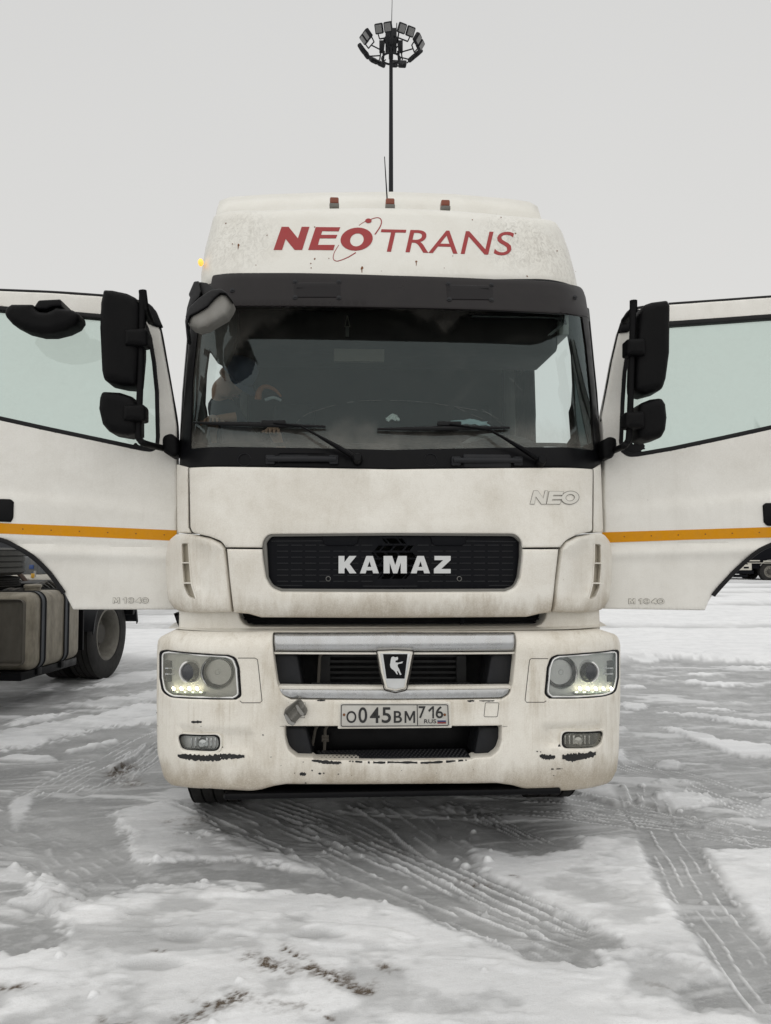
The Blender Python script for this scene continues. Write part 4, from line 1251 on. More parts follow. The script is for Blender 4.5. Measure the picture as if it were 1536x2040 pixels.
# ---- grille opening in the bumper: silver bars, badge, dark innards
Dc = lambda x, z: 0.012 + C(x)
zc = T.P(780, 1280, Dc).z
def D_bar(x, z):   # rounded bar
    return 0.002 + C(x) + 10.0 * (z - zc + .008) ** 2
panel('silver_bar', T, [(546, 1264, 3), (780, 1263), (1025, 1263, 3), (1025, 1297, 3), (780, 1298), (547, 1297, 3)], D_bar, M['silver'], truck, r=.012, back=.06, grid=.01)
panel('silver_bar', T, [(555, 1373, 3), (780, 1375), (1015, 1372, 3), (1013, 1381, 6), (1000, 1390, 8), (780, 1393), (578, 1391, 8), (562, 1384, 8)], lambda x, z: .004 + C(x), M['silver'], truck, r=.006, back=.05, grid=.04)
panel('grille_crossbar', T, [(546, 1299), (1026, 1299), (1025, 1303), (547, 1303)], lambda x, z: .02 + C(x), M['paint'], truck, r=.002, back=.05, grid=0)
panel('grille_crossbar', T, [(551, 1366), (780, 1368), (1019, 1366), (1017, 1373), (780, 1374), (554, 1374)], lambda x, z: .014 + C(x), M['paint'], truck, r=.003, back=.05, grid=0)
for a0, a1, a2, a3, t, b in ((547, 592, 603, 553, 1303, 1370), (1025, 979, 968, 1018, 1303, 1370), (566, 610, 624, 570, 1449, 1511), (1001, 955, 944, 996, 1449, 1509)):
    panel('air_deflector', T, [(a0, t), (a1, t), (a2, b), (a3, b)], lambda x, z: .075 + .3 * (.85 - abs(x)) * 0 + C(x), M['dark_grey'], truck, r=.012, back=.2, grid=0)
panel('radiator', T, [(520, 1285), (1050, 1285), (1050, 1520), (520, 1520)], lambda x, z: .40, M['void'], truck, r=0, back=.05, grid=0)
bm = bmesh.new()
for yy in range(1306, 1370, 11): add_ribbon(bm, [T.S(a, yy, .36) for a in (650, 920)], .012, .01)
for yy in range(1452, 1510, 11): add_ribbon(bm, [T.S(a, yy, .36) for a in (645, 925)], .012, .01)
for a in (648, 918): add_ribbon(bm, [T.S(a, 1305, .35), T.S(a, 1372, .35)], .05, .02)
for a in (655, 905): add_ribbon(bm, [T.S(a, 1440, .35), T.S(a, 1500, .35)], .05, .02)
mk_each('radiator_fin', bm, simple('radiator_dark', (.010, .0105, .011), .5), truck, smooth=False)
bm = bmesh.new()
for a, b, c, d in ((637, 1303, 634, 1366), (628, 1447, 622, 1485), (648, 1447, 646, 1500)):
    add_tube(bm, [T.S(a + 6, b - 4, .2), T.S(a, b + 6, .2), T.S(c, d, .2)], .008, 8)
for yy in (1468, 1474): add_tube(bm, [T.S(641, yy, .2), T.S(655, yy, .2)], .010, 6)
mk_each('hose', bm, simple('dusty_hose', (.10, .09, .075), .7), truck)
# perforated step treads
for y0, x0, x1 in ((1366, 618, 742), (1366, 826, 950), (1506, 628, 936)):
    a = T.S(x0, y0 + 4, .06); b = T.S(x1, y0 + 4, .06)
    bm = bmesh.new(); add_box(bm, (a.x, .04, a.z - .01), (b.x, .20, a.z), .002)
    nx = int((b.x - a.x) / .02)
    for i in range(nx):
        for j in range(5):
            p = Vector((a.x + .012 + i * .02 + (j % 2) * .01, .055 + j * .03, a.z))
            add_lathe(bm, [(.006, 0), (.004, .004), (0, .004)], Matrix.Translation(p), 6)
    mk('step_tread', bm, simple('step_tread_black', (.014, .015, .018), .4), truck, smooth=False)
bm = bmesh.new()
for a, b in ((611, 1369), (955, 1369), (745, 1370), (820, 1370)):
    p = T.S(a, b, .05); add_box(bm, p + Vector((-.02, 0, -.012)), p + Vector((.02, .05, .004)), .003)
mk_each('step_bracket', bm, M['paint'], truck)

bad = [(752, 1298, 4), (785, 1296), (823, 1298, 4), (815, 1340), (808, 1372, 5), (788, 1377), (768, 1373, 5), (759, 1340)]
Dbad = lambda x, z: -.020 + C(x) + .04 * (z - .9)
badge = panel('badge', T, bad, Dbad, M['paint'], truck, r=.006, back=.06, grid=0)
panel('badge_face', T, [(757, 1302, 2), (785, 1300), (818, 1302, 2), (811, 1340), (805, 1370, 3), (788, 1373), (772, 1370, 3), (764, 1340)], off(Dbad, -.003), M['letter_silver'], badge, r=.002, back=.005, grid=0)
panel('badge_field', T, [(763, 1303), (812, 1303), (806, 1352), (770, 1352)], off(Dbad, -.005), M['black'], badge, r=.001, back=.004, grid=0)
h = lambda q: [(540 + a * .3255, 1240 + b * .3255) for a, b in q]
polyset('horse_emblem', [(h([(733, 226), (737, 213), (748, 208), (760, 214), (774, 210), (778, 220), (774, 230), (763, 232), (760, 244), (778, 246), (808, 238), (802, 249), (778, 254), (774, 262), (776, 272), (784, 284), (790, 302), (798, 318), (790, 322),
    (781, 306), (775, 296), (770, 300), (776, 318), (768, 316), (758, 300), (748, 290), (738, 284), (730, 272), (728, 258), (731, 242)]),)], off(Dbad, -.005), M['letter_silver'], badge, lift=.003, thick=.004)
bm = bmesh.new(); q = [T.P(a, b, Dbad) for a, b in roundc([(750, 1296, 4), (785, 1294.5), (825, 1296, 4), (817, 1340), (810, 1375, 5), (788, 1380), (766, 1375, 5), (757, 1340)])]
add_tube(bm, q + [q[0]], .0028, 6)
mk('badge_rim', bm, M['seam'], badge)

# ---- number plate
Dp = lambda x, z: -.006
plate = panel('number_plate', T, [(678, 1402, 3), (894, 1402, 3), (896, 1447, 3), (677, 1449, 3)], off(Dp, -.004), M['plate'], truck, r=.003, back=.006, grid=0)
panel('plate_holder', T, [(674, 1399, 2), (898, 1398, 2), (900, 1450, 2), (673, 1452, 2)], off(Dp, .004), M['paint'], plate, r=.003, back=.02, grid=0)
Dq = off(Dp, -.0045)
bm = bmesh.new()
fr_px = roundc([(680, 1404, 4), (892, 1404, 4), (893.5, 1445.5, 4), (679.5, 1447, 4)])
q = [T.P(a, b, Dq) for a, b in fr_px]; add_ribbon(bm, q + [q[0]], .0035, .0008)
add_ribbon(bm, [T.P(831, 1404, Dq), T.P(832, 1446, Dq)], .0035, .0009)
mk('plate_border', bm, M['plate_black'], plate, smooth=False)
for s, quad, o in (('O', [(690, 1416.5), (710, 1416.5), (710, 1440.5), (690, 1440.5)], .012), ('0', [(714, 1409), (731.5, 1409), (731.5, 1440.5), (714, 1440.5)], .012), ('4', [(737, 1409), (756.5, 1409), (756.5, 1440.5), (737, 1440.5)], .012),
                   ('5', [(760.5, 1409), (779, 1409), (779, 1440.5), (760.5, 1440.5)], .012), ('B', [(784.5, 1416.5), (801, 1416.5), (801, 1440), (784.5, 1440)], .012), 
                   ('7', [(834, 1407), (848, 1407), (848, 1431), (834, 1431)], .010), ('6', [(868, 1407), (883, 1407), (883, 1431), (868, 1431)], .010),
                   ('RUS', [(845, 1433), (869, 1433), (869, 1441), (845, 1441)], .006)):
    lettering('plate_character', T, s, quad, Dq, M['plate_black'], plate, lift=.0012, offset=o)
polyset('plate_character', [(boxpts(806, 827, 1416.5, 1440, [(0, 0), (0, 1), (.2, 1), (.5, .42), (.8, 1), (1, 1), (1, 0), (.83, 0), (.83, .70), (.56, .18), (.44, .18), (.17, .70), (.17, 0)]),)], Dq, M['plate_black'], plate, lift=.0012, thick=.002)
polyset('plate_character', [(boxpts(853, 864.5, 1407, 1431, [(.72, 0), (.72, .80), (.2, .52), (0, .66), (.72, 1), (1, 1), (1, 0)]),)], Dq, M['plate_black'], plate, lift=.0012, thick=.002)
for i, mm in enumerate(('flag_white', 'flag_blue', 'flag_red')):
    polyset('plate_flag', [([(871.5, 1432 + 3.2 * i), (888.5, 1432 + 3.2 * i), (888.5, 1435 + 3.2 * i), (871.5, 1435 + 3.2 * i)],)], Dq, M[mm], plate, lift=.0012, thick=.0015)
bm = bmesh.new()
for a, b in ((685.5, 1424), (886, 1424)): add_lathe(bm, [(0, .004), (.005, .003), (.0065, 0)], axis_m(T.P(a, b, Dq), (0, -1, 0)), 12)
mk_each('plate_screw', bm, M['rust'], plate)

# ---- loose grey cover dangling over the tow socket
cov = panel('tow_cover', T, [(594, 1393.5), (604, 1402), (611, 1412), (612, 1418), (609, 1426, 3), (602, 1427), (597, 1430), (591, 1437), (588, 1442), (583, 1447, 2), (575, 1443), (568, 1432), (565, 1424), (567, 1415), (572, 1410), (583, 1402)], lambda x, z: -.03 + .012 * math.sin((x - z) * 90), M['grey_cover'], truck, r=.006, back=.02, grid=.008, cap=True, step=.006)
polyset('tow_cover_lip', [([(589, 1404), (594, 1406), (606, 1422), (604, 1426), (599, 1424), (592, 1414)],), ([(567, 1421), (571, 1424), (580, 1437), (588, 1441), (583, 1446), (575, 1441), (568, 1431)],)], lambda x, z: -.045, M['metal'], cov, lift=.002, thick=.006)
panel('tow_socket', T, [(575, 1399, 2), (608, 1400, 2), (607, 1430, 3), (574, 1429, 3)], off(D_b2, -.003), M['paint'], truck, r=.003, back=.01, grid=0)

# ---- headlights
def headlight(s):
    hole = HL if s < 0 else HR
    mx = (lambda a: a) if s < 0 else (lambda a: 1551.0 - a)
    dm = .055
    cx = sum(p[0] for p in hole) / len(hole); cy = sum(p[1] for p in hole) / len(hole)
    def sc(k): return [(cx + (p[0] - cx) * k, cy + (p[1] - cy) * k, *(p[2:])) for p in hole]
    Dh = lambda x, z: D_bump(x, z) + .040
    h = panel('headlight', T, sc(1.03), Dh, M['lamp_body'], truck, r=.004, back=.05, grid=.03)
    panel('gasket', T, sc(1.0), off(D_bump, .004), M['rubber'], h, holes=[sc(.945)], r=.004, back=.055, grid=0)
    panel('lens_cover', T, sc(.935), off(D_bump, .010), M['lamp_glass_dirty' if s < 0 else 'lamp_glass'], h, r=.006, back=0, grid=.04)
    bm = bmesh.new()
    q = [T.P(a, b, off(D_bump, .008)) for a, b in roundc(sc(.915))]; add_tube(bm, q + [q[0]], .004, 6)
    mk('inner_bezel', bm, M['lamp_body'], h)
    # projector
    p = T.P(mx(381), 1338, off(Dh, -.004)); bm = bmesh.new()
    add_lathe(bm, [(.058, -.002), (.056, .012), (.050, .018), (.046, .012), (.044, .0)], axis_m(p, (0, -1, 0)), 32)
    mk('bezel', bm, M['lamp_body'], h)
    bm = bmesh.new()
    add_lathe(bm, [(.0435, -.002), (.0435, .012), (.040, .022), (.030, .030), (.015, .035), (0, .036)], axis_m(p, (0, -1, 0)), 32)
    mk('projector_lens', bm, M['lamp_dark'], h)
    # main reflector
    p = T.P(mx(434), 1339, off(Dh, -.002)); bm = bmesh.new()
    add_lathe(bm, [(.080, -.002), (.080, .010), (.076, .016), (.071, .012), (.068, -.004), (.056, -.030), (.036, -.052), (.016, -.06), (0, -.06)], axis_m(p, (0, -1, 0)), 40)
    mk('reflector', bm, M['bowl'], h)
    panel('reflector_backing', T, ell(mx(434), 1339, 30, 30), off(Dh, .002), M['lamp_dark'], h, r=0, back=.01, grid=0)
    bm = bmesh.new(); add_lathe(bm, [(.0712, .0125), (.0712, .004), (.060, -.008), (.058, -.004), (.0695, .0135)], axis_m(p, (0, -1, 0)), 40)
    mk('reflector_ring', bm, M['lamp_dark'], h)
    bm = bmesh.new(); add_lathe(bm, [(.022, -.05), (.022, -.02), (.016, -.008), (.010, .004), (0, .008)], axis_m(p, (-.1 * s, -1, .1)), 16)
    mk('bulb', bm, M['lamp_body'], h)
    # three small square lamps
    bm = bmesh.new(); bf = bmesh.new()
    for yy, hh in ((1323, 14), (1337, 8), (1352, 14)):
        a = T.P(mx(337), yy, off(Dh, -.012)); k = .00235
        add_box(bm, a + Vector((-.021, 0, -hh * k / 2)), a + Vector((.021, .02, hh * k / 2)), .003)
        b = a + Vector((-s * .030, .006, 0)); add_box(bf, b + Vector((-.010, 0, -hh * k / 2)), b + Vector((.010, .02, hh * k / 2)), .002)
    for yy in (1331.5, 1343): 
        a = T.P(mx(342), yy, off(Dh, -.014)); add_box(bf, a + Vector((-.032, 0, -.003)), a + Vector((.032, .016, .003)), .001)
    mk_each('square_lamp', bm, M['lamp_dark'], h); mk_each('lamp_divider', bf, M['lamp_chrome'], h)
    # running lights
    n = 4 if s < 0 else 5
    bt = bmesh.new()
    pa = [T.P(mx(370) + k, 1380, off(Dh, -.012)) for k in (-38, -20, 0, 20, 38)]
    add_tube(bt, pa, .009, 8)
    mk('light_tray', bt, M['lamp_chrome'], h)
    bm = bmesh.new(); bg = bmesh.new()
    for k in range(n):
        a = T.P(mx(346 + 15.6 * k - (13 if n == 5 else 0)), 1372, off(Dh, -.025))
        m_ = Matrix.Translation(a) @ Matrix.Rotation(R(-28), 4, 'Y') @ Matrix.Diagonal((.0070, .006, .0105, 1))
        r = bmesh.ops.create_uvsphere(bm, u_segments=12, v_segments=8, radius=1.0); bmesh.ops.transform(bm, matrix=m_, verts=r['verts'])
    mk_each('running_light', bm, M['led'], h)
headlight(-1); headlight(1)

# ---- fog lamps
def fog(pts, s):
    cx = sum(p[0] for p in pts) / len(pts); cy = sum(p[1] for p in pts) / len(pts)
    def sc(k, kx=None): return [(cx + (p[0] - cx) * (kx or k), cy + (p[1] - cy) * k, *(p[2:])) for p in pts]
    Df = off(D_bump, .018)
    f = panel('fog_lamp', T, sc(1.05), off(D_bump, .06), M['lamp_body' if s < 0 else 'lamp_dark'], truck, r=.004, back=.05, grid=0)
    panel('bezel', T, sc(1.22, 1.10), off(D_bump, .009), M['paint'], f, holes=[sc(1.04, 1.01)], r=.004, back=.03, grid=0)
    panel('gasket', T, sc(1.03, 1.0), Df, M['rubber'], f, holes=[sc(.86, .93)], r=.002, back=.03, grid=0)
    panel('lens_cover', T, sc(.9, .95), off(D_bump, .022), M['lamp_glass' if s < 0 else 'lamp_glass_dirty'], f, r=.004, back=0, grid=.03)
    bm = bmesh.new(); x0 = cx + (8 if s < 0 else -10)
    for k, w in ((-28, 2), (-18, 3), (-8, 4), (8, 4), (18, 3), (28, 2)):
        a = T.P(x0 + k * .85, cy, off(D_bump, .045)); add_box(bm, a + Vector((-.0012 * w, 0, -.024)), a + Vector((.0012 * w, .01, .024)), .001)
    p = T.P(x0, cy, off(D_bump, .055)); add_lathe(bm, [(.03, 0), (.02, .016), (.006, .02), (0, .02)], axis_m(p, (0, -1, 0)), 20)
    mk('reflector', bm, M['lamp_chrome'], f)
fog(FL, -1); fog(FR, 1)

# ---- cab body behind the front, interior
def boxobj(name, lo, hi, mat, parent=truck, bev=.0, label=None, mtx=None):
    bm = bmesh.new(); add_box(bm, lo, hi, bev)
    return mk(name, bm, mat, parent, smooth=bev > 0, mtx=mtx)
HWX = 1.06
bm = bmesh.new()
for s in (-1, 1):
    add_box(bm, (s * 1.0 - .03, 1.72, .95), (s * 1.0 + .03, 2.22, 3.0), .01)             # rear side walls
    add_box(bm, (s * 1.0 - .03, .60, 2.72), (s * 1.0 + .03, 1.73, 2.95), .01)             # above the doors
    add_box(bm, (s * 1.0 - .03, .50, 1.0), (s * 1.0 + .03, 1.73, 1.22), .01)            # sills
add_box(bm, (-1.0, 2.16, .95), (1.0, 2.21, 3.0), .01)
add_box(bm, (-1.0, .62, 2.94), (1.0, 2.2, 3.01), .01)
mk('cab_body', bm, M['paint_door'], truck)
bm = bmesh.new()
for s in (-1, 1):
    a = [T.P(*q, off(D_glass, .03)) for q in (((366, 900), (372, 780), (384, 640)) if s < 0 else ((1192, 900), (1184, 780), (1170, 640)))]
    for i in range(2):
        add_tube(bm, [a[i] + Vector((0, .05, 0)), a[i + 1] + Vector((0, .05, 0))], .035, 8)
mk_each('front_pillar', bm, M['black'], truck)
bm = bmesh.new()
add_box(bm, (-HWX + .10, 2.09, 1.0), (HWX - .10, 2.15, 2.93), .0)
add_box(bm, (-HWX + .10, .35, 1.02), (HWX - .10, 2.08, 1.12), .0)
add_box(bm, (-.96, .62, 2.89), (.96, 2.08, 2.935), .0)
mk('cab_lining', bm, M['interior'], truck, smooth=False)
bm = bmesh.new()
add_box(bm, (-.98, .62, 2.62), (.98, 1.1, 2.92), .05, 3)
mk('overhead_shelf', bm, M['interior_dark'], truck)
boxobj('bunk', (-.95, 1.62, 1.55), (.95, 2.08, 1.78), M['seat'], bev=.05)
# curtains beside the bunk
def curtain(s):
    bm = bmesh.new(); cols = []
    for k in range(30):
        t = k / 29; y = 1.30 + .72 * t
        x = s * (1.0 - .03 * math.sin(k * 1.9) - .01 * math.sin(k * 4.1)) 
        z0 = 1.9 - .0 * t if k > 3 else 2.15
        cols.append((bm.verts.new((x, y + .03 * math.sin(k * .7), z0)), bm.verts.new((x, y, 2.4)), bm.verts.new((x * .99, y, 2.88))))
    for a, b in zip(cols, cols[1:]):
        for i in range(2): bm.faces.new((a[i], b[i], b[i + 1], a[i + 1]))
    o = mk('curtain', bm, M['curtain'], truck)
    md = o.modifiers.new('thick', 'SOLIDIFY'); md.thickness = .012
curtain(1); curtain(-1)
PT_M = simple('pillar_trim_grey', (.050, .056, .055), .8, var=.2)
panel('pillar_trim', T, [(1100, 612), (1120, 640), (1138, 655, 8), (1146, 700), (1149, 760), (1147, 800), (1142, 815), (1146, 868), (1120, 905), (1200, 905), (1190, 760), (1176, 612)], off(D_glass, .10), PT_M, truck, r=.01, back=.08, grid=.05)
panel('pillar_trim', T, [(472, 612), (474, 660), (462, 700), (448, 728), (430, 718), (414, 694, 6), (408, 740), (405, 800), (408, 812), (420, 905), (358, 905), (368, 760), (380, 612)], off(D_glass, .10), PT_M, truck, r=.01, back=.06, grid=.05)
# dashboard with a swelling round the instruments
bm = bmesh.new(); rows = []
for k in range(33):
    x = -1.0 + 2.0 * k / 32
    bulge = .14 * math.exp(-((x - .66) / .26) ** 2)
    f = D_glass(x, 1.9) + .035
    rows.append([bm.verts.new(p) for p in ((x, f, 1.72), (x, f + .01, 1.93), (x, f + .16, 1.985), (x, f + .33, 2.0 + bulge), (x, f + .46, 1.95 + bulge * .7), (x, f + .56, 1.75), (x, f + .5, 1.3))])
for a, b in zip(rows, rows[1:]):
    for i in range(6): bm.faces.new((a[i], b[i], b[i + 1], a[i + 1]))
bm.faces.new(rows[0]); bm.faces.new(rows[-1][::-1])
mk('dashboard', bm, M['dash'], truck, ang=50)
# steering wheel
bm = bmesh.new(); cm = Matrix.Translation((.62, .92, 2.02)) @ Matrix.Rotation(R(-38), 4, 'X')
ring = [cm @ Vector((.23 * math.cos(t), .23 * math.sin(t), 0)) for t in [2 * math.pi * k / 40 for k in range(41)]]
add_tube(bm, ring, .017, 8, caps=False)
for t in (0.2, 2.94, 4.71): add_tube(bm, [cm @ Vector((0, 0, -.03)), cm @ Vector((.225 * math.cos(t), .225 * math.sin(t), 0))], .016, 8)
add_lathe(bm, [(.07, -.06), (.075, -.02), (.05, .01), (0, .015)], cm, 20)
add_tube(bm, [cm @ Vector((0, 0, -.05)), cm @ Vector((0, 0, -.45))], .04, 10)
mk('steering_wheel', bm, simple('steering_wheel_grey', (.17, .175, .175), .6), truck)
for sx in (-.58, .62):
    bm = bmesh.new(); add_box(bm, (sx - .24, 1.0, 1.48), (sx + .24, 1.48, 1.64), .05, 3)
    add_box(bm, (sx - .16, 1.05, 1.1), (sx + .16, 1.42, 1.50), .03)
    s_ = mk('seat', bm, M['seat'], truck)
    bm = bmesh.new(); add_box(bm, (sx - .23, 1.45, 1.62), (sx + .23, 1.58, 2.25), .05, 3, Matrix.Translation((0, 0, 0)))
    mk('backrest', bm, M['seat'], s_)
    bm = bmesh.new(); add_box(bm, (sx - .14, 1.47, 2.29), (sx + .14, 1.57, 2.48), .04, 3)
    mk('headrest', bm, M['seat'], s_)
# pale card tucked under the shelf and a folding roof-hatch frame line
boxobj('overhead_panel', (-.30, .585, 2.55), (-.02, .615, 2.62), simple('beige_label', (.14, .12, .10), .8))
bm = bmesh.new()
q = [T.P(a, b, lambda x, z: .48) for a, b in ((940, 630), (1100, 633), (1118, 640), (1116, 648), (1092, 668))]
add_tube(bm, q, .004, 6, smooth=4); q2 = [v + Vector((.012, 0, 0)) for v in q]; add_tube(bm, q2, .003, 6, smooth=4)
mk('shelf_trim', bm, simple('trim_line_grey', (.35, .36, .35), .5), truck)
# roller blind edge (pale post) seen in the door opening on the right
boxobj('door_post_trim', (1.02, 1.60, 1.95), (1.045, 1.68, 2.5), simple('pale_trim', (.35, .36, .35), .7))

# ---- front mirror knocked askew at the top of the screen
Dm = lambda x, z: D_visor(x, z) - .14
fm = panel('front_mirror', T, [(372, 641), (379, 619), (400, 600), (424, 582), (440, 576, 4), (452, 581), (463, 600, 3), (458, 611), (449, 625), (430, 636), (410, 648), (393, 652), (380, 648)], Dm, M['mirror_back'], truck, r=.035, back=.09, grid=.012, step=.008, cap=True)
panel('mirror_rim', T, [(369, 630), (376, 612), (396, 593), (420, 577), (440, 574, 6), (454, 584), (463, 599), (448, 584), (438, 584), (426, 594), (412, 610), (394, 621), (378, 629), (373, 640)], off(Dm, -.022), M['black'], fm, r=.008, back=.05, grid=.02, step=.008)
panel('mirror_bracket', T, [(375, 586, 3), (386, 560, 3), (395, 559), (400, 580), (396, 592), (385, 604), (376, 625), (372, 650), (376, 675), (372, 680), (368, 640), (372, 612), (378, 592)], lambda x, z: D_visor(x, z) - .06, M['black'], fm, r=.008, back=.07, grid=.02, step=.01)
panel('mirror_bracket', T, [(396, 561), (412, 563), (430, 577), (404, 592), (398, 575)], lambda x, z: D_visor(x, z) - .03, M['void'], fm, r=.006, back=.06, grid=.02, step=.01)

# ---- doors
def make_door(s, t_open, hinge_y):
    """door leaf in its own frame: x to the right of the photo, y away from the viewer"""
    hx = -1.06 if s < 0 else 1.04
    d = Vector((1.0, -s * t_open, 0)).normalized()          # x axis of the leaf, in truck space
    ang = math.atan2(d.y, d.x)
    ml = Matrix.Translation((hx, hinge_y, 0)) @ Matrix.Rotation(ang, 4, 'Z')
    fr = Frame(T.m @ ml)
    return fr, ml
SPEC = {
 -1: dict(
  out=[(352, 1214.5), (352, 905), (352, 850), (341, 780), (330, 720), (319, 660), (306, 622, 18), (288, 606), (240, 594), (190, 589), (100, 583), (0, 579), (-70, 575, 10), (-86, 600), (-100, 800), (-100, 1062, 10), (-60, 1068), (0, 1074), (35, 1089), (68, 1109), (98, 1138), (118, 1165), (128, 1182), (145, 1214.5, 2)],
  win=[(-62, 605, 8), (0, 611), (100, 618), (190, 626), (270, 635), (290, 641, 10), (301, 672), (309, 720), (315, 780), (317, 870), (315, 890), (303, 899, 12), (285, 897), (200, 879), (100, 858), (0, 836), (-62, 822, 8)],
  stripe=[(-92, 1039), (0, 1042), (180, 1049), (352, 1056.5), (352, 1077.5), (180, 1070), (0, 1063), (-92, 1060)],
  crease=[(-90, 1082), (0, 1081), (180, 1087), (340, 1092)], ridge=[(-90, 985), (0, 984), (180, 998), (340, 1014)],
  handle=[(-40, 993, 4), (20, 994, 5), (26, 1000), (25, 1032, 6), (20, 1040), (-40, 1038, 4)],
  emb=[(225, 1190), (296, 1189.5), (296, 1203), (225, 1203)],
  arch=[(-62, 1069), (0, 1075.5), (34, 1090.5), (66, 1110.5), (96, 1139.5), (116, 1166), (127, 1182)],
  seal=[(352, 905), (351.5, 850), (340, 780), (329.5, 720), (318.5, 660), (307, 624), (289, 606), (240, 594.5), (190, 589.5), (100, 583.5), (0, 579.5), (-66, 576)],
  corner=[(284, 602), (296, 603, 4), (310, 618), (319, 640), (323, 649, 3), (312, 651), (299, 646), (286, 630)],
  big=[(203, 573, 6), (222, 574), (250, 580), (270, 590, 8), (277, 604), (276, 700), (270, 767, 10), (240, 765), (204, 757, 12), (199, 735), (195, 650), (197, 600)],
  small=[(200, 777, 6), (235, 779), (262, 788, 6), (272, 803), (272, 862), (250, 866), (215, 860, 8), (200, 842), (193, 812), (195, 790)],
  arm=[(284, 579), (283, 600), (281, 700), (278, 800), (275, 862), (279, 876), (290, 884), (330, 894)],
  br=[((247, 652), (292, 688)), ((244, 804), (288, 838))],
  base=[(322, 868, 8), (340, 861, 8), (352, 872, 6), (354, 905, 6), (342, 911, 6), (322, 898, 6)], link=[(300, 640), (288, 612)]),
 1: dict(
  out=[(1204, 1213), (1204, 905), (1199, 830), (1209, 780), (1220, 720), (1234, 660), (1246, 630, 16), (1262, 617), (1300, 610), (1340, 606), (1440, 599), (1536, 592), (1622, 586, 8), (1640, 610), (1655, 800), (1655, 1040), (1640, 1052), (1600, 1060), (1536, 1084), (1505, 1100), (1470, 1130), (1445, 1156), (1424, 1180), (1413, 1197), (1405, 1216, 2)],
  win=[(1615, 622, 8), (1536, 627), (1440, 634), (1340, 641), (1285, 645), (1262, 652, 10), (1250, 690), (1242, 740), (1238, 800), (1235, 880), (1239, 900), (1252, 909, 10), (1270, 908), (1340, 896), (1440, 875), (1536, 854), (1615, 836, 8)],
  stripe=[(1200, 1060.5), (1380, 1055), (1536, 1050), (1646, 1047), (1646, 1068), (1536, 1071), (1380, 1075), (1200, 1081.5)],
  crease=[(1212, 1087), (1380, 1083), (1536, 1078), (1640, 1074)], ridge=[(1212, 1012), (1380, 998), (1536, 984), (1640, 975)],
  handle=[(1521, 1006, 4), (1527, 1002), (1585, 1000, 4), (1585, 1046, 4), (1530, 1048, 5), (1523, 1040)],
  emb=[(1252, 1192), (1323, 1192), (1323, 1204.5), (1252, 1204.5)],
  arch=[(1600, 1061.5), (1536, 1085.5), (1506, 1101.5), (1471, 1131.5), (1446, 1157.5), (1425, 1181), (1421, 1187)],
  seal=[(1200, 840), (1210, 780), (1221, 720), (1235, 660), (1247, 631), (1262, 617.5), (1300, 610.5), (1340, 606.5), (1440, 599.5), (1536, 592.5), (1618, 587)],
  corner=[(1233, 663, 3), (1239, 640), (1249, 624, 6), (1264, 615), (1277, 616), (1276, 646), (1264, 648), (1252, 661)],
  big=[(1285, 604, 8), (1302, 598), (1333, 594, 6), (1339, 606), (1338, 700), (1331, 752), (1324, 774, 10), (1290, 783), (1269, 778, 10), (1268, 755), (1271, 680), (1278, 622)],
  small=[(1277, 802, 8), (1300, 793), (1322, 790, 6), (1330, 803), (1333, 830), (1330, 855), (1322, 870, 6), (1295, 877), (1275, 872, 4), (1272, 840)],
  arm=[(1262, 599), (1261, 620), (1259, 700), (1256, 800), (1253, 868), (1249, 882), (1240, 890), (1222, 898)],
  br=[((1250, 672), (1288, 707)), ((1247, 818), (1286, 853))],
  base=[(1200, 878, 8), (1216, 868, 8), (1230, 872, 6), (1231, 895, 6), (1222, 912, 6), (1202, 915, 6)], link=[(1244, 640), (1262, 618)])}
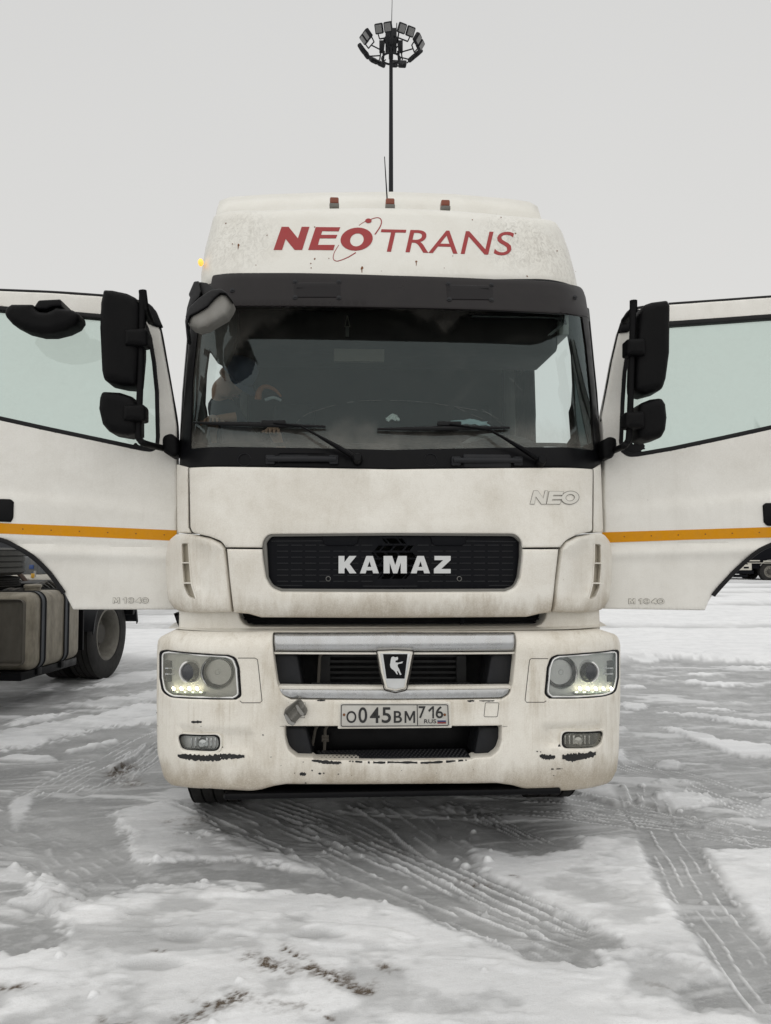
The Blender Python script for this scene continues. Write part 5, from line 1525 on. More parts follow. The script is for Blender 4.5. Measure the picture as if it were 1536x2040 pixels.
def build_door(s, fr, ml):
    q = SPEC[s]
    cr = [fr.S(a, b, 0) for a, b in q['crease']]; rg = [fr.S(a, b, 0) for a, b in q['ridge']]
    cx = np.array([p.x for p in cr]); cz = np.array([p.z for p in cr]); gx = np.array([p.x for p in rg]); gz = np.array([p.z for p in rg])
    o1 = np.argsort(cx); o2 = np.argsort(gx)
    def D(x, z):
        d1 = z - np.interp(x, cx[o1], cz[o1]); d2 = z - np.interp(x, gx[o2], gz[o2])
        y = .010 / (1 + math.exp(-d1 / .006)) * 0 - .014 * math.exp(-((d1 + .045) / .03) ** 2) + .008 * math.exp(-((d1) / .014) ** 2)
        y += .020 / (1 + math.exp(-d2 / .012))
        if z > 2.1: y += .10 * (z - 2.1) ** 2 * 1.0
        return float(y)
    door = panel('door', fr, q['out'], D, M['paint_door'], truck, holes=[q['win']], r=.008, rh=.004, back=.06, grid=.016, step=.02, mtx=ml)
    tag(door, 'open door with a round mirror under its top edge' if s < 0 else 'open door beside the steering wheel')
    # dark inner trim behind the leaf
    inner = panel('door_trim', fr, q['out'], off(D, .058), M['interior'], door, holes=[q['win']], r=.004, back=.03, grid=0, gap=.012)
    panel('door_window', fr, q['win'], off(D, .030), M['door_glass'], door, r=0, back=0, grid=.1, gap=-.01)
    seal_in = [tuple(p) for p in []]
    # window seal: ring
    loops = roundc(q['win']); 
    outl = grow(loops, 2.0); inn = grow(loops, -7.0)
    panel('window_seal', fr, outl, off(D, -.002), M['rubber'], door, holes=[inn], r=.004, rh=.004, back=.05, grid=0, seg=0)
    panel('stripe', fr, q['stripe'], off(D, -.0015), M['orange'], door, r=0, back=.002, grid=.05)
    bm = bmesh.new()
    for k in range(6):
        i = .13 + k * .16
        a = Vector(q['stripe'][1]).lerp(Vector(q['stripe'][3]), i) if s < 0 else Vector(q['stripe'][0]).lerp(Vector(q['stripe'][2]), i)
        p = fr.P(a.x, a.y + 10, D)
        add_lathe(bm, [(0, .003), (.003, .003), (.004, 0)], axis_m(p, (0, -1, 0)), 8)
    mk_each('rivet', bm, M['rust'], door)
    hd = panel('door_handle', fr, q['handle'], off(D, -.012), M['black'], door, r=.008, back=.02, grid=0)
    bm = bmesh.new()
    P = [fr.P(a, b, off(D, -.008)) for a, b in q['arch']]
    add_tube(bm, P, .0085, 8, smooth=4, flat=1.4)
    mk('arch_trim', bm, M['rubber'], door)
    bm = bmesh.new()
    P = [fr.P(a, b, off(D, .02)) for a, b in q['seal']]
    add_tube(bm, P, .0125, 8, smooth=4)
    mk('door_seal', bm, M['rubber'], door)
    panel('corner_cap', fr, q['corner'], off(D, -.012), M['black'], door, r=.008, back=.03, grid=0)
    x0, x1 = q['emb'][0][0], q['emb'][1][0]; y0, y1 = q['emb'][0][1] + .5, q['emb'][2][1] - 1.5; k = (x1 - x0) / 72.0
    def ring(cx, cy, rx, ry): return ell(cx, cy, rx, ry, 20)
    def eight(cx, cy, rx, ry): return [(cx + (a - cx) * (1 - .35 * math.exp(-((b - cy) / (ry * .22)) ** 2)), b) for a, b in ell(cx, cy, rx, ry, 36)]
    for g_, mm, lf in ((.45, M['outline_grey'], .003), (-.25, M['emblem'], .0045)):
        gw = lambda p: [tuple(v) for v in grow(p, g_)]
        B = lambda a, b, pts: gw(boxpts(x0 + a * k, x0 + b * k, y0, y1, pts))
        my = (y0 + y1) / 2; hh = (y1 - y0) / 2
        shapes = [(B(0, 14, [(0, 0), (.04, 1), (.3, 1), (.5, .5), (.7, 1), (.96, 1), (1, 0), (.78, 0), (.76, .58), (.58, .12), (.42, .12), (.24, .58), (.22, 0)]),),
                  (B(20, 27, [(.55, 0), (.55, .70), (.1, .60), (.1, .82), (.7, 1), (1, 1), (1, 0)]),),
                  (eight(x0 + 36.5 * k, my, 6.5 * k + g_, hh + g_), ring(x0 + 36.5 * k, my - hh * .45, 3.0 * k - g_ * .6, hh * .26 - g_ * .4), ring(x0 + 36.5 * k, my + hh * .45, 3.2 * k - g_ * .6, hh * .28 - g_ * .4)),
                  (B(46, 58, [(.62, 0), (.62, .20), (0, .20), (0, .38), (.62, 1), (.86, 1), (.86, .40), (1, .40), (1, .20), (.86, .20), (.86, 0)]), ) if g_ < 0 else (B(46, 58, [(.62, 0), (.62, .20), (0, .20), (0, .38), (.62, 1), (.86, 1), (.86, .40), (1, .40), (1, .20), (.86, .20), (.86, 0)]),),
                  (ring(x0 + 65 * k, my, 7.0 * k + g_, hh + g_), ring(x0 + 65 * k, my, 4.2 * k - g_, hh * .55 - g_))]
        polyset('door_lettering', shapes, D, mm, door, lift=lf, thick=lf + .001, fr=fr)
    # mirrors stand off the leaf
    so = -.20
    arm = [fr.S(a, b, so - .02) for a, b in q['arm']]
    arm[-1] = fr.S(*q['arm'][-1], -.03)
    for key in ('big', 'small'):
        hm = panel('mirror_housing', fr, q[key], lambda x, z: so - .05 + .0 * x, M['mirror_black'], door, r=.042, back=.13, grid=.02, step=.012, cap=True)
        gq = grow(q[key] if False else [p[:2] for p in q[key]], -6)
        panel('mirror_glass', fr, gq, lambda x, z: so + .085, M['lamp_chrome'], door, r=0, back=.004, grid=0, cap=True)
    bm = bmesh.new(); add_tube(bm, arm, .0165, 12, smooth=6)
    p1 = fr.S(*q['link'][0], -.01); p2 = fr.S(*q['link'][1], so - .02); top = arm[0]
    add_tube(bm, [top + Vector((0, 0, -.0)), p2, p1], .020, 10)
    mk('mirror_arm', bm, M['mirror_black'], door)
    for (a, b) in q['br']:
        panel('mirror_clamp', fr, [(a[0], a[1] + 2, 4), (b[0] - 4, a[1], 4), (b[0], a[1] + 6, 4), (b[0], b[1] - 2, 5), (b[0] - 6, b[1], 4), (a[0], b[1] - 2, 4)], lambda x, z: so - .075, M['mirror_black'], door, r=.022, back=.07, grid=.02, cap=True, step=.01)
    panel('mirror_base', fr, q['base'], lambda x, z: -.10, M['mirror_black'], door, r=.025, back=.10, grid=.02, step=.01)
    # sooty patch printed in the front lower corner of the glass
    if s < 0: fp = [(262, 893), (266, 884), (272, 882), (278, 888), (286, 880), (300, 884), (312, 884), (314, 893), (300, 900), (286, 899)]
    else: fp = [(1240, 881), (1252, 877), (1262, 884), (1272, 880), (1282, 884), (1285, 893), (1278, 897), (1284, 903), (1268, 906), (1248, 906), (1239, 898)]
    panel('glass_print', fr, fp, off(D, .026), M['rubber'], door, r=0, back=.001, grid=0, jag=.004, step=.006)
    return door, D
frL, mlL = make_door(-1, .035, .44)
doorL, DL = build_door(-1, frL, mlL)
frR, mlR = make_door(1, .07, .44)
doorR, DR = build_door(1, frR, mlR)

# round kerb mirror hung from the top of the left door
km = [(5, 625, 6), (8, 610, 6), (20, 603), (62, 603, 3), (66, 612), (75, 618), (90, 619), (103, 614), (108, 610), (140, 614), (155, 622, 8), (156, 633), (148, 645), (128, 655), (100, 662), (75, 662), (45, 655), (20, 642)]
k = panel('kerb_mirror', frL, km, lambda x, z: -.20, M['mirror_black'], doorL, r=.035, back=.09, grid=.02, step=.012, cap=True)
panel('kerb_mirror_arm', frL, [(66, 612, 3), (76, 597, 4), (120, 595, 3), (122, 610, 4), (104, 611), (92, 616), (74, 616)], lambda x, z: -.17, M['black'], doorL, r=.012, back=.17, grid=.02, step=.01)

# ---- chassis, wheels, underbody
bm = bmesh.new()
for s in (-1, 1): add_box(bm, (s * .42 - .04, .5, .72), (s * .42 + .04, 6.0, .98), .0)
for y in (.7, 2.4, 3.9, 5.9): add_box(bm, (-.378, y, .76), (.378, y + .1, .94), .0)
mk('chassis_frame', bm, M['black'], truck, smooth=False)
bm = bmesh.new()
add_box(bm, (-.80, .30, .345), (.80, .40, .62), .02); add_box(bm, (-.80, .05, .335), (.80, .30, .365), .01)
add_box(bm, (-.8, .42, .5), (.8, 2.3, .95), .02); add_box(bm, (-1.04, .8, .96), (1.04, 2.2, 1.0), .01)
mk('underbody', bm, M['black'], truck)
def wheel(parent, c, r, w, axis, dual=False, name='wheel'):
    mtx = axis_m(c, axis)
    bm = bmesh.new(); h = w / 2
    prof = [(r * .57, -h * .86), (r * .62, -h), (r * .80, -h * 1.04), (r * .93, -h * .98), (r * .985, -h * .86)]
    for k in range(5):
        a = -h * .86 + k * (h * 1.72 / 4.0)
        prof += [(r, a + .002 if k else a + .004)]
        if k < 4: prof += [(r, a + h * .37), (r - .014, a + h * .385), (r - .014, a + h * .42)]
    prof += [(r * .985, h * .86), (r * .93, h * .98), (r * .80, h * 1.04), (r * .62, h), (r * .57, h * .86)]
    add_lathe(bm, prof, mtx, 56)
    wh = mk(name, bm, M['tyre'], parent, ang=32)
    bm = bmesh.new()
    add_lathe(bm, [(r * .57, h * .84), (r * .60, h * .92), (r * .56, h * .98), (r * .53, h * .80), (r * .50, h * .1), (r * .49, -h * .3), (r * .30, -h * .42), (r * .28, h * .0), (r * .22, h * .30), (r * .10, h * .34), (0, h * .34)] if dual else
              [(r * .57, h * .84), (r * .60, h * .92), (r * .55, h * .95), (r * .52, h * .7), (r * .46, h * .55), (r * .30, h * .72), (r * .2, h * .8), (r * .18, h * 1.05), (0, h * 1.08)], mtx, 40)
    rim_ = mk('rim', bm, M['rim'], wh); bm = bmesh.new()
    add_lathe(bm, [(r * .40, -h * .36), (r * .40, -h * .33), (r * .30, -h * .35), (r * .28, h * .02), (r * .22, h * .33), (0, h * .36)] if dual else [(r * .31, h * .70), (r * .31, h * .76), (r * .21, h * .82), (r * .19, h * 1.08), (0, h * 1.11)], mtx, 32)
    for k in range(10):
        a = 2 * math.pi * k / 10
        add_lathe(bm, [(.017, 0), (.017, .03), (0, .035)], mtx @ Matrix.Translation((r * .36 * math.cos(a), r * .36 * math.sin(a), -h * .4 if dual else h * .62)), 6)
    mk('hub', bm, M['hub'], wh)
    return wh
for s in (-1, 1):
    wheel(truck, (s * .98, 1.18, .49), .50, .30, (s, 0, 0))
    wheel(truck, (s * .93, 4.9, .50), .50, .56, (s, 0, 0), dual=True)
    bm = bmesh.new()
    pts = [(s * .98, 1.18 + .60 * math.cos(t), .49 + .60 * math.sin(t)) for t in [R(20 + 14 * k) for k in range(11)]]
    rows = [(bm.verts.new((s * .98 - .18, p[1], p[2])), bm.verts.new((s * .98 + .12 * s, p[1], p[2]))) for p in pts]
    for a, b in zip(rows, rows[1:]): bm.faces.new((a[0], b[0], b[1], a[1]))
    o = mk('mudguard', bm, M['black'], truck); o.modifiers.new('t', 'SOLIDIFY').thickness = .01
boxobj('axle_beam', (-.9, 1.19, .42), (.9, 1.31, .56), M['black'], bev=.02)
for s in (-1, 1):
    boxobj('fuel_tank', (s * 1.1 - (.6 if s > 0 else 0), 2.6, .42), (s * 1.1 + (.6 if s < 0 else 0), 3.7, 1.0), M['metal'], bev=.08)
boxobj('fifth_wheel', (-.45, 4.5, 1.0), (.45, 5.3, 1.14), M['black'], bev=.03)
# ================================================================== floodlight mast behind the truck
MD = 33.0
mb = WF.S(774, 1200, MD); mx_ = mb.x + .1
mast = empty('floodlight_mast', (mx_, MD, 0))
tag(mast, 'tall dark floodlight mast with a ring of paired lamps, rising behind the truck', 'light mast')
top = WF.S(779, 95, MD); HT = top.z
lean = (top.x - mx_) / HT
bm = bmesh.new()
add_tube(bm, [(-.02, 0, -.2), (-.01 + lean * HT * .3, 0, HT * .3), (lean * HT * .7, 0, HT * .7), (lean * HT, 0, HT + .5)], [.16, .125, .10, .075], 12)
mk('pole', bm, M['mast_black'], mast)
bm = bmesh.new(); add_tube(bm, [(lean * HT + .07, -.05, HT * .40), (lean * HT + .07, -.04, HT * .62)], .035, 8); mk('cable_duct', bm, M['metal'], mast)
c0 = Vector((lean * HT, 0, HT))
bm = bmesh.new(); add_tube(bm, [c0, c0 + Vector((.08, 0, 3.4))], [.02, .008], 6); mk('lightning_rod', bm, M['mast_black'], mast)
bm = bmesh.new()
for z, r_ in ((-.50, .40), (.35, .30)):
    ring = [c0 + Vector((r_ * math.cos(t), r_ * math.sin(t), z)) for t in [2 * math.pi * k / 24 for k in range(25)]]
    add_tube(bm, ring, .045, 6, caps=False)
for k in range(8):
    t = 2 * math.pi * k / 8
    d = Vector((math.cos(t), math.sin(t), 0)); add_tube(bm, [c0 + d * .42 + Vector((0, 0, .05)), c0 + d * .50 + Vector((0, 0, -.55))], .03, 6)
    if k % 2 == 0: add_box(bm, c0 + d * .42 + Vector((-.1, -.1, -.2)), c0 + d * .42 + Vector((.1, .1, .28)), .01)
add_box(bm, c0 + Vector((-.25, -.25, -.1)), c0 + Vector((.25, .25, .75)), .03)
for a, b_ in ((.2, .9), (-.1, .75), (.3, .7)): add_tube(bm, [c0 + Vector((a, 0, .3)), c0 + Vector((a * 1.3, .1, .3 + b_))], .02, 6)
mk('head_frame', bm, M['mast_black'], mast)
for k in range(8):
    th = R(-15 + 45 * k)
    d = Vector((math.sin(th), -math.cos(th), 0)); tq = Vector((math.cos(th), math.sin(th), 0))
    p = c0 + d * 1.31 + Vector((0, 0, .02))
    bm = bmesh.new(); add_tube(bm, [c0 + d * .48 + Vector((0, 0, -.28)), c0 + d * 1.0 + Vector((0, 0, -.22))], .028, 6)
    add_tube(bm, [c0 + d * 1.0 + Vector((0, 0, -.22)) - tq * .25, c0 + d * 1.0 + Vector((0, 0, -.22)) + tq * .25], .03, 6)
    for s in (-1, 1): add_tube(bm, [c0 + d * 1.0 + Vector((0, 0, -.22)) + tq * .25 * s, p - d * .1 + tq * .3 * s], .028, 6)
    mk('lamp_arm', bm, M['mast_black'], mast)
    n = (d * .80 + Vector((0, 0, -.60))).normalized(); u = tq; v = n.cross(u).normalized()
    n = (n + u * (.20 * math.sin(k * 5.1)) + v * (.18 * math.sin(k * 3.3))).normalized(); u = (u - n * u.dot(n)).normalized(); v = n.cross(u)
    mm = Matrix((( u.x, v.x, n.x, p.x), (u.y, v.y, n.y, p.y), (u.z, v.z, n.z, p.z), (0, 0, 0, 1)))
    bm = bmesh.new()
    for s in (-1, 1): add_box(bm, (s * .20 - .18, -.20, -.15), (s * .20 + .18, .20, .03), .05, 2, mm)
    for s in (-1, 1):
        for q in range(5): add_box(bm, (s * .205 - .15 + .07 * q, -.17, -.16), (s * .205 - .14 + .07 * q, .17, -.09), 0, 1, mm)
    fl = mk('floodlight', bm, M['mast_black'], mast)
    bm = bmesh.new()
    for s in (-1, 1): add_box(bm, (s * .20 - .135, -.150, .028), (s * .20 + .135, .150, .038), .01, 1, mm)
    mk('lamp_glass', bm, M['flood_glass'], fl)

# ================================================================== neighbouring truck on the left
NX = -3.34
NYAW = R(-5); nb = empty('tractor_truck', (NX, 7.3, 0), NYAW); NO = Vector((NX, 7.3, 0))
tag(nb, 'parked truck on the left with dusty fuel tank, seen under the open door', 'truck')
def L_(px, py, y): return Matrix.Rotation(-NYAW, 3, 'Z') @ (WF.S(px, py, y) - NO)
tank_m = simple('dusty_alloy_tank', (.27, .245, .195), .5, .3, var=.2, dirt=.9, dirtcol=(.115, .098, .072))
tank_e = simple('dark_tank_end', (.11, .10, .082), .6, .2, var=.3, dirt=.5, dirtcol=(.05, .045, .038))  # end face in a darker tone than the rest of the tank
bm = bmesh.new()
add_box(bm, (-.66, 0, .36), (0, 1.0, 1.10), .10, 5)
tk = mk('fuel_tank', bm, tank_m, nb)
bm = bmesh.new(); add_box(bm, (-.60, -.012, .42), (-.06, .01, 1.04), .05, 4); 
mk('tank_end', bm, tank_e, tk)
for y in (.17, .62):
    bm = bmesh.new()
    prof = []
    for (cx, cz, a0) in ((-.10, 1.0, 90), (-.10, .46, 0)):
        for q in range(7):
            a = R(a0 - 90 * q / 6); prof.append((cx + .104 * math.cos(a), cz + .104 * math.sin(a)))
    prof = [(-.60, 1.104)] + prof + [(-.6, .356)]
    rows = [(bm.verts.new((a, y, b)), bm.verts.new((a, y + .07, b)), bm.verts.new((a + .006, y + .07, b)), bm.verts.new((a + .006, y, b))) for a, b in prof]
    for a, b in zip(rows, rows[1:]):
        for q in range(2): bm.faces.new((a[q], b[q], b[q + 1], a[q + 1]))
    st = mk('tank_strap', bm, simple('strap_grey', (.055, .06, .068), .45, .3), tk)
    bm = bmesh.new()
    for dy in (-.006, .076): add_tube(bm, [(a + .003, y + dy, b) for a, b in prof], .008, 6)
    mk('strap_rubber', bm, M['rubber'], tk)
bm = bmesh.new(); add_lathe(bm, [(.075, 0), (.075, .03), (.085, .035), (.085, .055), (.07, .065), (0, .068)], Matrix.Translation((-.22, .40, 1.10)), 20)
mk('filler_cap', bm, tank_m, tk)
wheel(nb, (-.27, 1.92, .51), .52, .30, (1, 0, 0), dual=True)
wheel(nb, (-.62, 1.92, .51), .52, .30, (1, 0, 0), dual=True)
wheel(nb, (-2.0, 1.80, .50), .50, .60, (-1, 0, 0), dual=True)
wheel(nb, (-.17, -2.0, .50), .50, .30, (1, 0, 0)); wheel(nb, (-2.1, -2.0, .50), .50, .30, (-1, 0, 0))
bm = bmesh.new()
pts = [(1.92 + .62 * math.cos(t), .52 + .62 * math.sin(t)) for t in [R(8 + 13.7 * k) for k in range(13)]] 
rows = [(bm.verts.new((-.72, a, b)), bm.verts.new((-.02, a, b)), bm.verts.new((-.02, a - .03 * math.cos(0), b - .03)),) for a, b in pts]
for a, b in zip(rows, rows[1:]):
    for q in range(2): bm.faces.new((a[q], b[q], b[q + 1], a[q + 1]))
o = mk('mudguard', bm, M['dark_grey'], nb); o.modifiers.new('t', 'SOLIDIFY').thickness = .012
bm = bmesh.new(); add_box(bm, (-.70, 1.10, .42), (-.04, 1.13, 1.0), .005); mk('mud_flap', bm, M['black'], nb)
bm = bmesh.new(); add_box(bm, (-.74, 2.36, .70), (-.02, 2.42, 1.02), .01); add_box(bm, (-.2, 2.42, .72), (-.03, 2.47, .95), .01)
mk('tail_bracket', bm, M['black'], nb)
bm = bmesh.new()
for x in (-1.45, -.80): add_box(bm, (x - .04, -2.6, .75), (x + .04, 3.0, 1.02))
for y in (.2, 1.5, 2.9): add_box(bm, (-1.405, y, .8), (-.845, y + .1, .98))
mk('chassis_frame', bm, M['black'], nb, smooth=False)
bm = bmesh.new(); add_box(bm, (-.70, -.05, .28), (-.06, 1.02, .36), .01)
for y in (.2, .65): add_box(bm, (-.2, y, .30), (-.04, y + .08, .38), .005)
mk('tank_cradle', bm, M['black'], nb)
bm = bmesh.new(); add_box(bm, (-1.55, 1.3, 1.02), (-.72, 2.2, 1.14), .03); mk('fifth_wheel', bm, M['black'], nb)
# clutter behind the cab
for i, px_ in enumerate((22, 39, 56)):
    p = L_(px_, 1160, 9.9 + .0 * i); bm = bmesh.new()
    add_lathe(bm, [(0, -.02), (.05, -.015), (.085, .02), (.09, .06), (.09, .8), (0, .82)], axis_m(p, (0, 1, 0)), 20)
    mk('air_tank', bm, simple('pale_air_tank', (.42, .40, .35), .5, dirt=.4), nb)
p = L_(52, 1130, 10.3); bm = bmesh.new(); add_box(bm, p + Vector((-.25, 0, -.10)), p + Vector((.17, .5, .14)), .02)
eq = mk('equipment_box', bm, simple('blue_grey_box', (.09, .10, .11), .6, dirt=.4), nb)
p2 = L_(62, 1129, 10.28); bm = bmesh.new(); add_box(bm, p2 + Vector((-.03, 0, -.03)), p2 + Vector((.03, .03, .025)), .004); mk('blue_badge', bm, simple('blue_plastic', (.03, .07, .22), .5), eq)
p2 = L_(64, 1147, 9.9); bm = bmesh.new(); add_box(bm, p2 + Vector((-.018, 0, -.028)), p2 + Vector((.018, .03, .028)), .004); mk('marker_light', bm, simple('yellow_marker', (.6, .33, .02), .4), nb)
p2 = L_(68, 1150, 9.95); bm = bmesh.new(); add_box(bm, p2 + Vector((-.008, 0, -.08)), p2 + Vector((.008, .03, .08)), .002); mk('marker_post', bm, M['metal'], nb)
bm = bmesh.new(); add_tube(bm, [L_(29, 1132, 9.2), L_(62, 1170, 9.2)], .028, 6); mk('landing_brace', bm, simple('brown_primer', (.055, .032, .022), .7), nb)
p = L_(76, 1150, 10.6); bm = bmesh.new(); add_box(bm, p + Vector((-.06, 0, -.1)), p + Vector((.10, .3, .1)), .02); add_box(bm, L_(86, 1168, 9.4) + Vector((-.3, 0, -.03)), L_(86, 1168, 9.4) + Vector((.3, .4, .03)), .02); mk('valve_block', bm, M['black'], nb)
p = L_(105, 1158, 11.0); bm = bmesh.new(); add_box(bm, p + Vector((-.16, 0, -.10)), p + Vector((.22, .6, .03)), .02); mk('side_cover', bm, simple('slate_cover', (.12, .125, .13), .6, dirt=.3), nb)
bm = bmesh.new()
for k in range(5):
    a = L_(35 + 8 * k, 1182, 8.0); b_ = L_(85 + 9 * k, 1173 + 2 * k, 8.6); m_ = (a + b_) / 2 + Vector((0, 0, .05 + .02 * k))
    add_tube(bm, [a, m_, b_], .016, 6, smooth=6)
for k in range(6):
    a = L_(2 + 6 * k, 1180 + (k % 3) * 3, 7.6); add_tube(bm, [a, a + Vector((.05, .1, .03)), a + Vector((.16, .2, -.01))], .014, 6, smooth=4)
mk_each('hose', bm, simple('dark_hose', (.025, .024, .022), .6, dirt=.5), nb)
# its cab stands to the left, outside the photograph
cabp = simple('cab_white', (.66, .65, .62), .4, dirt=.4)
bm = bmesh.new(); add_box(bm, (-2.35, -3.0, .95), (.02, -.95, 3.6), .16, 4); cb = mk('cab', bm, cabp, nb)
bm = bmesh.new(); add_box(bm, (.015, -2.75, 1.9), (.03, -1.9, 2.7), .004); add_box(bm, (-2.2, -3.02, 1.95), (-.13, -2.99, 2.75), .004); mk('window', bm, M['lamp_dark'], cb)
bm = bmesh.new(); add_box(bm, (-2.38, -3.15, .35), (.05, -2.6, .95), .08, 3); mk('bumper', bm, cabp, nb)

# a dark curtain-sided trailer standing further back on that side
tx = WF.S(118, 1120, 15.0).x
trl = empty('parked_trailer', (tx, 15.0, 0)); tag(trl, 'dark trailer in the gap above the left truck, seen through the open door arch', 'trailer')
bm = bmesh.new(); add_box(bm, (-6.5, 0, 1.32), (0, 2.5, 2.7), .04); mk('load_box', bm, simple('dark_trailer_side', (.016, .018, .022), .6, var=.4, dirt=.3, dirtcol=(.05, .05, .05)), trl)
bm = bmesh.new(); add_box(bm, (-6.5, .3, 1.0), (-.1, 2.2, 1.31), .0); mk('chassis_frame', bm, M['black'], trl, smooth=False)
bm = bmesh.new(); add_box(bm, (-6.3, .05, .45), (-.15, .12, 1.2), .01); mk('side_skirt', bm, simple('dark_skirt', (.05, .052, .055), .6, var=.4), trl)
bm = bmesh.new(); add_box(bm, (-.5, -.03, 1.25), (-.1, .02, 1.31), .004); add_box(bm, (-6.4, -.03, 1.25), (-.52, .02, 1.30), .004); mk('side_rail', bm, M['metal'], trl)
for xx in (-.9, -2.2): 
    for yy in (.2, 2.3): wheel(trl, (xx, yy, .5), .5, .3, (0, -1 if yy < 1 else 1, 0))

# two spare tyres lying one on the other behind that cab
for i, (pxr, pyb, pyt) in enumerate(((31, 1148, 1090), (23, 1172, 1149))):
    e_ = WF.S(pxr, pyb, 7.9); t_ = WF.S(pxr, pyt, 7.9)
    c = Vector((e_.x - .49, 8.0, (e_.z + t_.z) / 2 - 0.0)); w = (t_.z - e_.z) * .96
    bm = bmesh.new(); r_ = .49; h_ = w / 2
    prof = [(r_ * .55, -h_ * .8), (r_ * .65, -h_), (r_ * .9, -h_ * .97), (r_ * .985, -h_ * .8)]
    for k in range(4):
        a0 = -h_ * .8 + k * h_ * 1.6 / 4; a1 = a0 + h_ * 1.6 / 4
        prof += [(r_, a0 + .006), (r_, a1 - .012), (r_ - .016, a1 - .010), (r_ - .016, a1)]
    prof += [(r_ * .985, h_ * .85), (r_ * .9, h_ * .97), (r_ * .65, h_), (r_ * .55, h_ * .8)]
    add_lathe(bm, prof, Matrix.Translation(Vector((0, 0, 0))), 48, close=True)
    o = mk('spare_tyre', bm, simple('grey_old_tyre', (.055, .055, .053), .8, dirt=.4, dirtcol=(.12, .115, .1)) if i == 0 else M['tyre'], None, ang=32)
    o.location = c
    tag(o, 'grey grooved spare tyre lying on top at the left edge of the photo' if i == 0 else 'darker flat tyre under the grey grooved one by the dusty fuel tank', 'tyre', 'spare tyres behind the left truck')

# ================================================================== far truck on the right
FD = 37.0
def Q(px, py, dy=0.0): return WF.S(px, py, FD + dy)
gx0 = Q(1534, 1160).x
ft = empty('flatbed_truck', (gx0, FD, .02)); FO = Vector((gx0, FD, .02))
tag(ft, 'dark truck seen side on far away behind the right door', 'truck')
dk = simple('far_truck_black', (.0045, .005, .007), .7, spec=.1)
bm = bmesh.new(); add_box(bm, (-5.5, -.02, .95), (3.4, 2.3, 2.5), .04); mk('load_box', bm, dk, ft)
bm = bmesh.new(); add_box(bm, (-4.2, .1, .62), (3.4, 2.2, .93)); mk('chassis_frame', bm, dk, ft, smooth=False)
pl = simple('far_truck_pale', (.52, .50, .44), .5)
for nm, a, b_ in (('side_rail', (1480, 1116), (1514, 1118.2)), ('side_rail', (1521, 1117), (1560, 1119.2)), ('side_rail', (1487, 1121), (1560, 1122.2))):
    p, q = Q(*a, -.08) - FO, Q(*b_, -.08) - FO
    bm = bmesh.new(); add_box(bm, (p.x, p.y, q.z), (q.x, p.y + .05, p.z), .005); mk(nm, bm, pl, ft)
p, q = Q(1464, 1121.5, -.06) - FO, Q(1498, 1136, -.06) - FO
bm = bmesh.new(); add_box(bm, (p.x, p.y, q.z), (q.x, p.y + .5, p.z), .02); lk = mk('locker', bm, pl, ft)
for a, b_, c, d in ((1482, 1129, 1492, 1132.5), (1473, 1129, 1476.5, 1131.5), (1486, 1122.5, 1490.5, 1124.2)):
    p, q = Q(a, b_, -.075) - FO, Q(c, d, -.075) - FO
    bm = bmesh.new(); add_box(bm, (p.x, p.y, q.z), (q.x, p.y + .03, p.z), .002); mk('locker_handle', bm, dk, lk)
p, q = Q(1462, 1136.5, -.03) - FO, Q(1502, 1143.5, -.03) - FO
bm = bmesh.new(); add_box(bm, (p.x, p.y, q.z), (q.x, p.y + .4, p.z), .02)
p, q = Q(1466, 1145, -.03) - FO, Q(1490, 1150, -.03) - FO
add_box(bm, (p.x, p.y, q.z), (q.x, p.y + .4, p.z), .03); mk('exhaust_box', bm, dk, ft)
for px_ in (1534, 1442, 1600):
    c = Q(px_, 1140) - FO; r_ = .47
    for s in (0, 2.0):
        w_ = wheel(ft, (c.x, .15 + s, r_), r_, .3, (0, -1 if s == 0 else 1, 0))
bm = bmesh.new(); c = Q(1534, 1140) - FO
add_tube(bm, [(c.x + .56 * math.cos(t), -.05, .47 + .56 * math.sin(t)) for t in [R(30 + 12 * k) for k in range(11)]], .02, 6); mk('wheel_arch', bm, M['metal'], ft)
bm = bmesh.new(); add_box(bm, (3.6, -.05, .9), (5.4, 2.3, 2.9), .12, 3); cb = mk('cab', bm, dk, ft)
bm = bmesh.new(); add_box(bm, (4.1, -.07, 1.9), (5.1, -.03, 2.5), .005); mk('window', bm, M['lamp_dark'], cb)

# dark spruces and a bare bush beyond it
def spruce(x, y, h, label, seed):
    r = random.Random(seed)
    root = empty('spruce_tree', (x, y, .05)); tag(root, label, 'tree', 'spruces behind the far truck')
    bm = bmesh.new(); add_tube(bm, [(0, 0, -.2), (0, 0, h * .95)], [.12, .02], 8); mk('trunk', bm, simple('spruce_bark', (.06, .045, .03), .9), root)
    bm = bmesh.new()
    for k in range(520):
        t = r.random() ** .8; z = h * (.08 + .9 * t); rad = h * .22 * (1 - t) + .08
        a = r.uniform(0, 6.283); l = rad * r.uniform(.45, 1.05)
        d = Vector((math.cos(a), math.sin(a), -.25)); s = Vector((-math.sin(a), math.cos(a), 0)) * r.uniform(.05, .14) * (1 + rad)
        p = Vector((0, 0, z)); q = p + d * l
        bm.faces.new([bm.verts.new(v) for v in (p + d * l * .25 - s, q + Vector((0, 0, -.05)), p + d * l * .25 + s)])
        s2 = Vector((0, 0, .10)); bm.faces.new([bm.verts.new(v) for v in (p + d * l * .2 + s2, q, p + d * l * .2 - s2 * 1.4)])
    mk('crown', bm, SPR, root, smooth=False)
SPR = simple('spruce_needles', (.022, .032, .022), .9, var=.4)
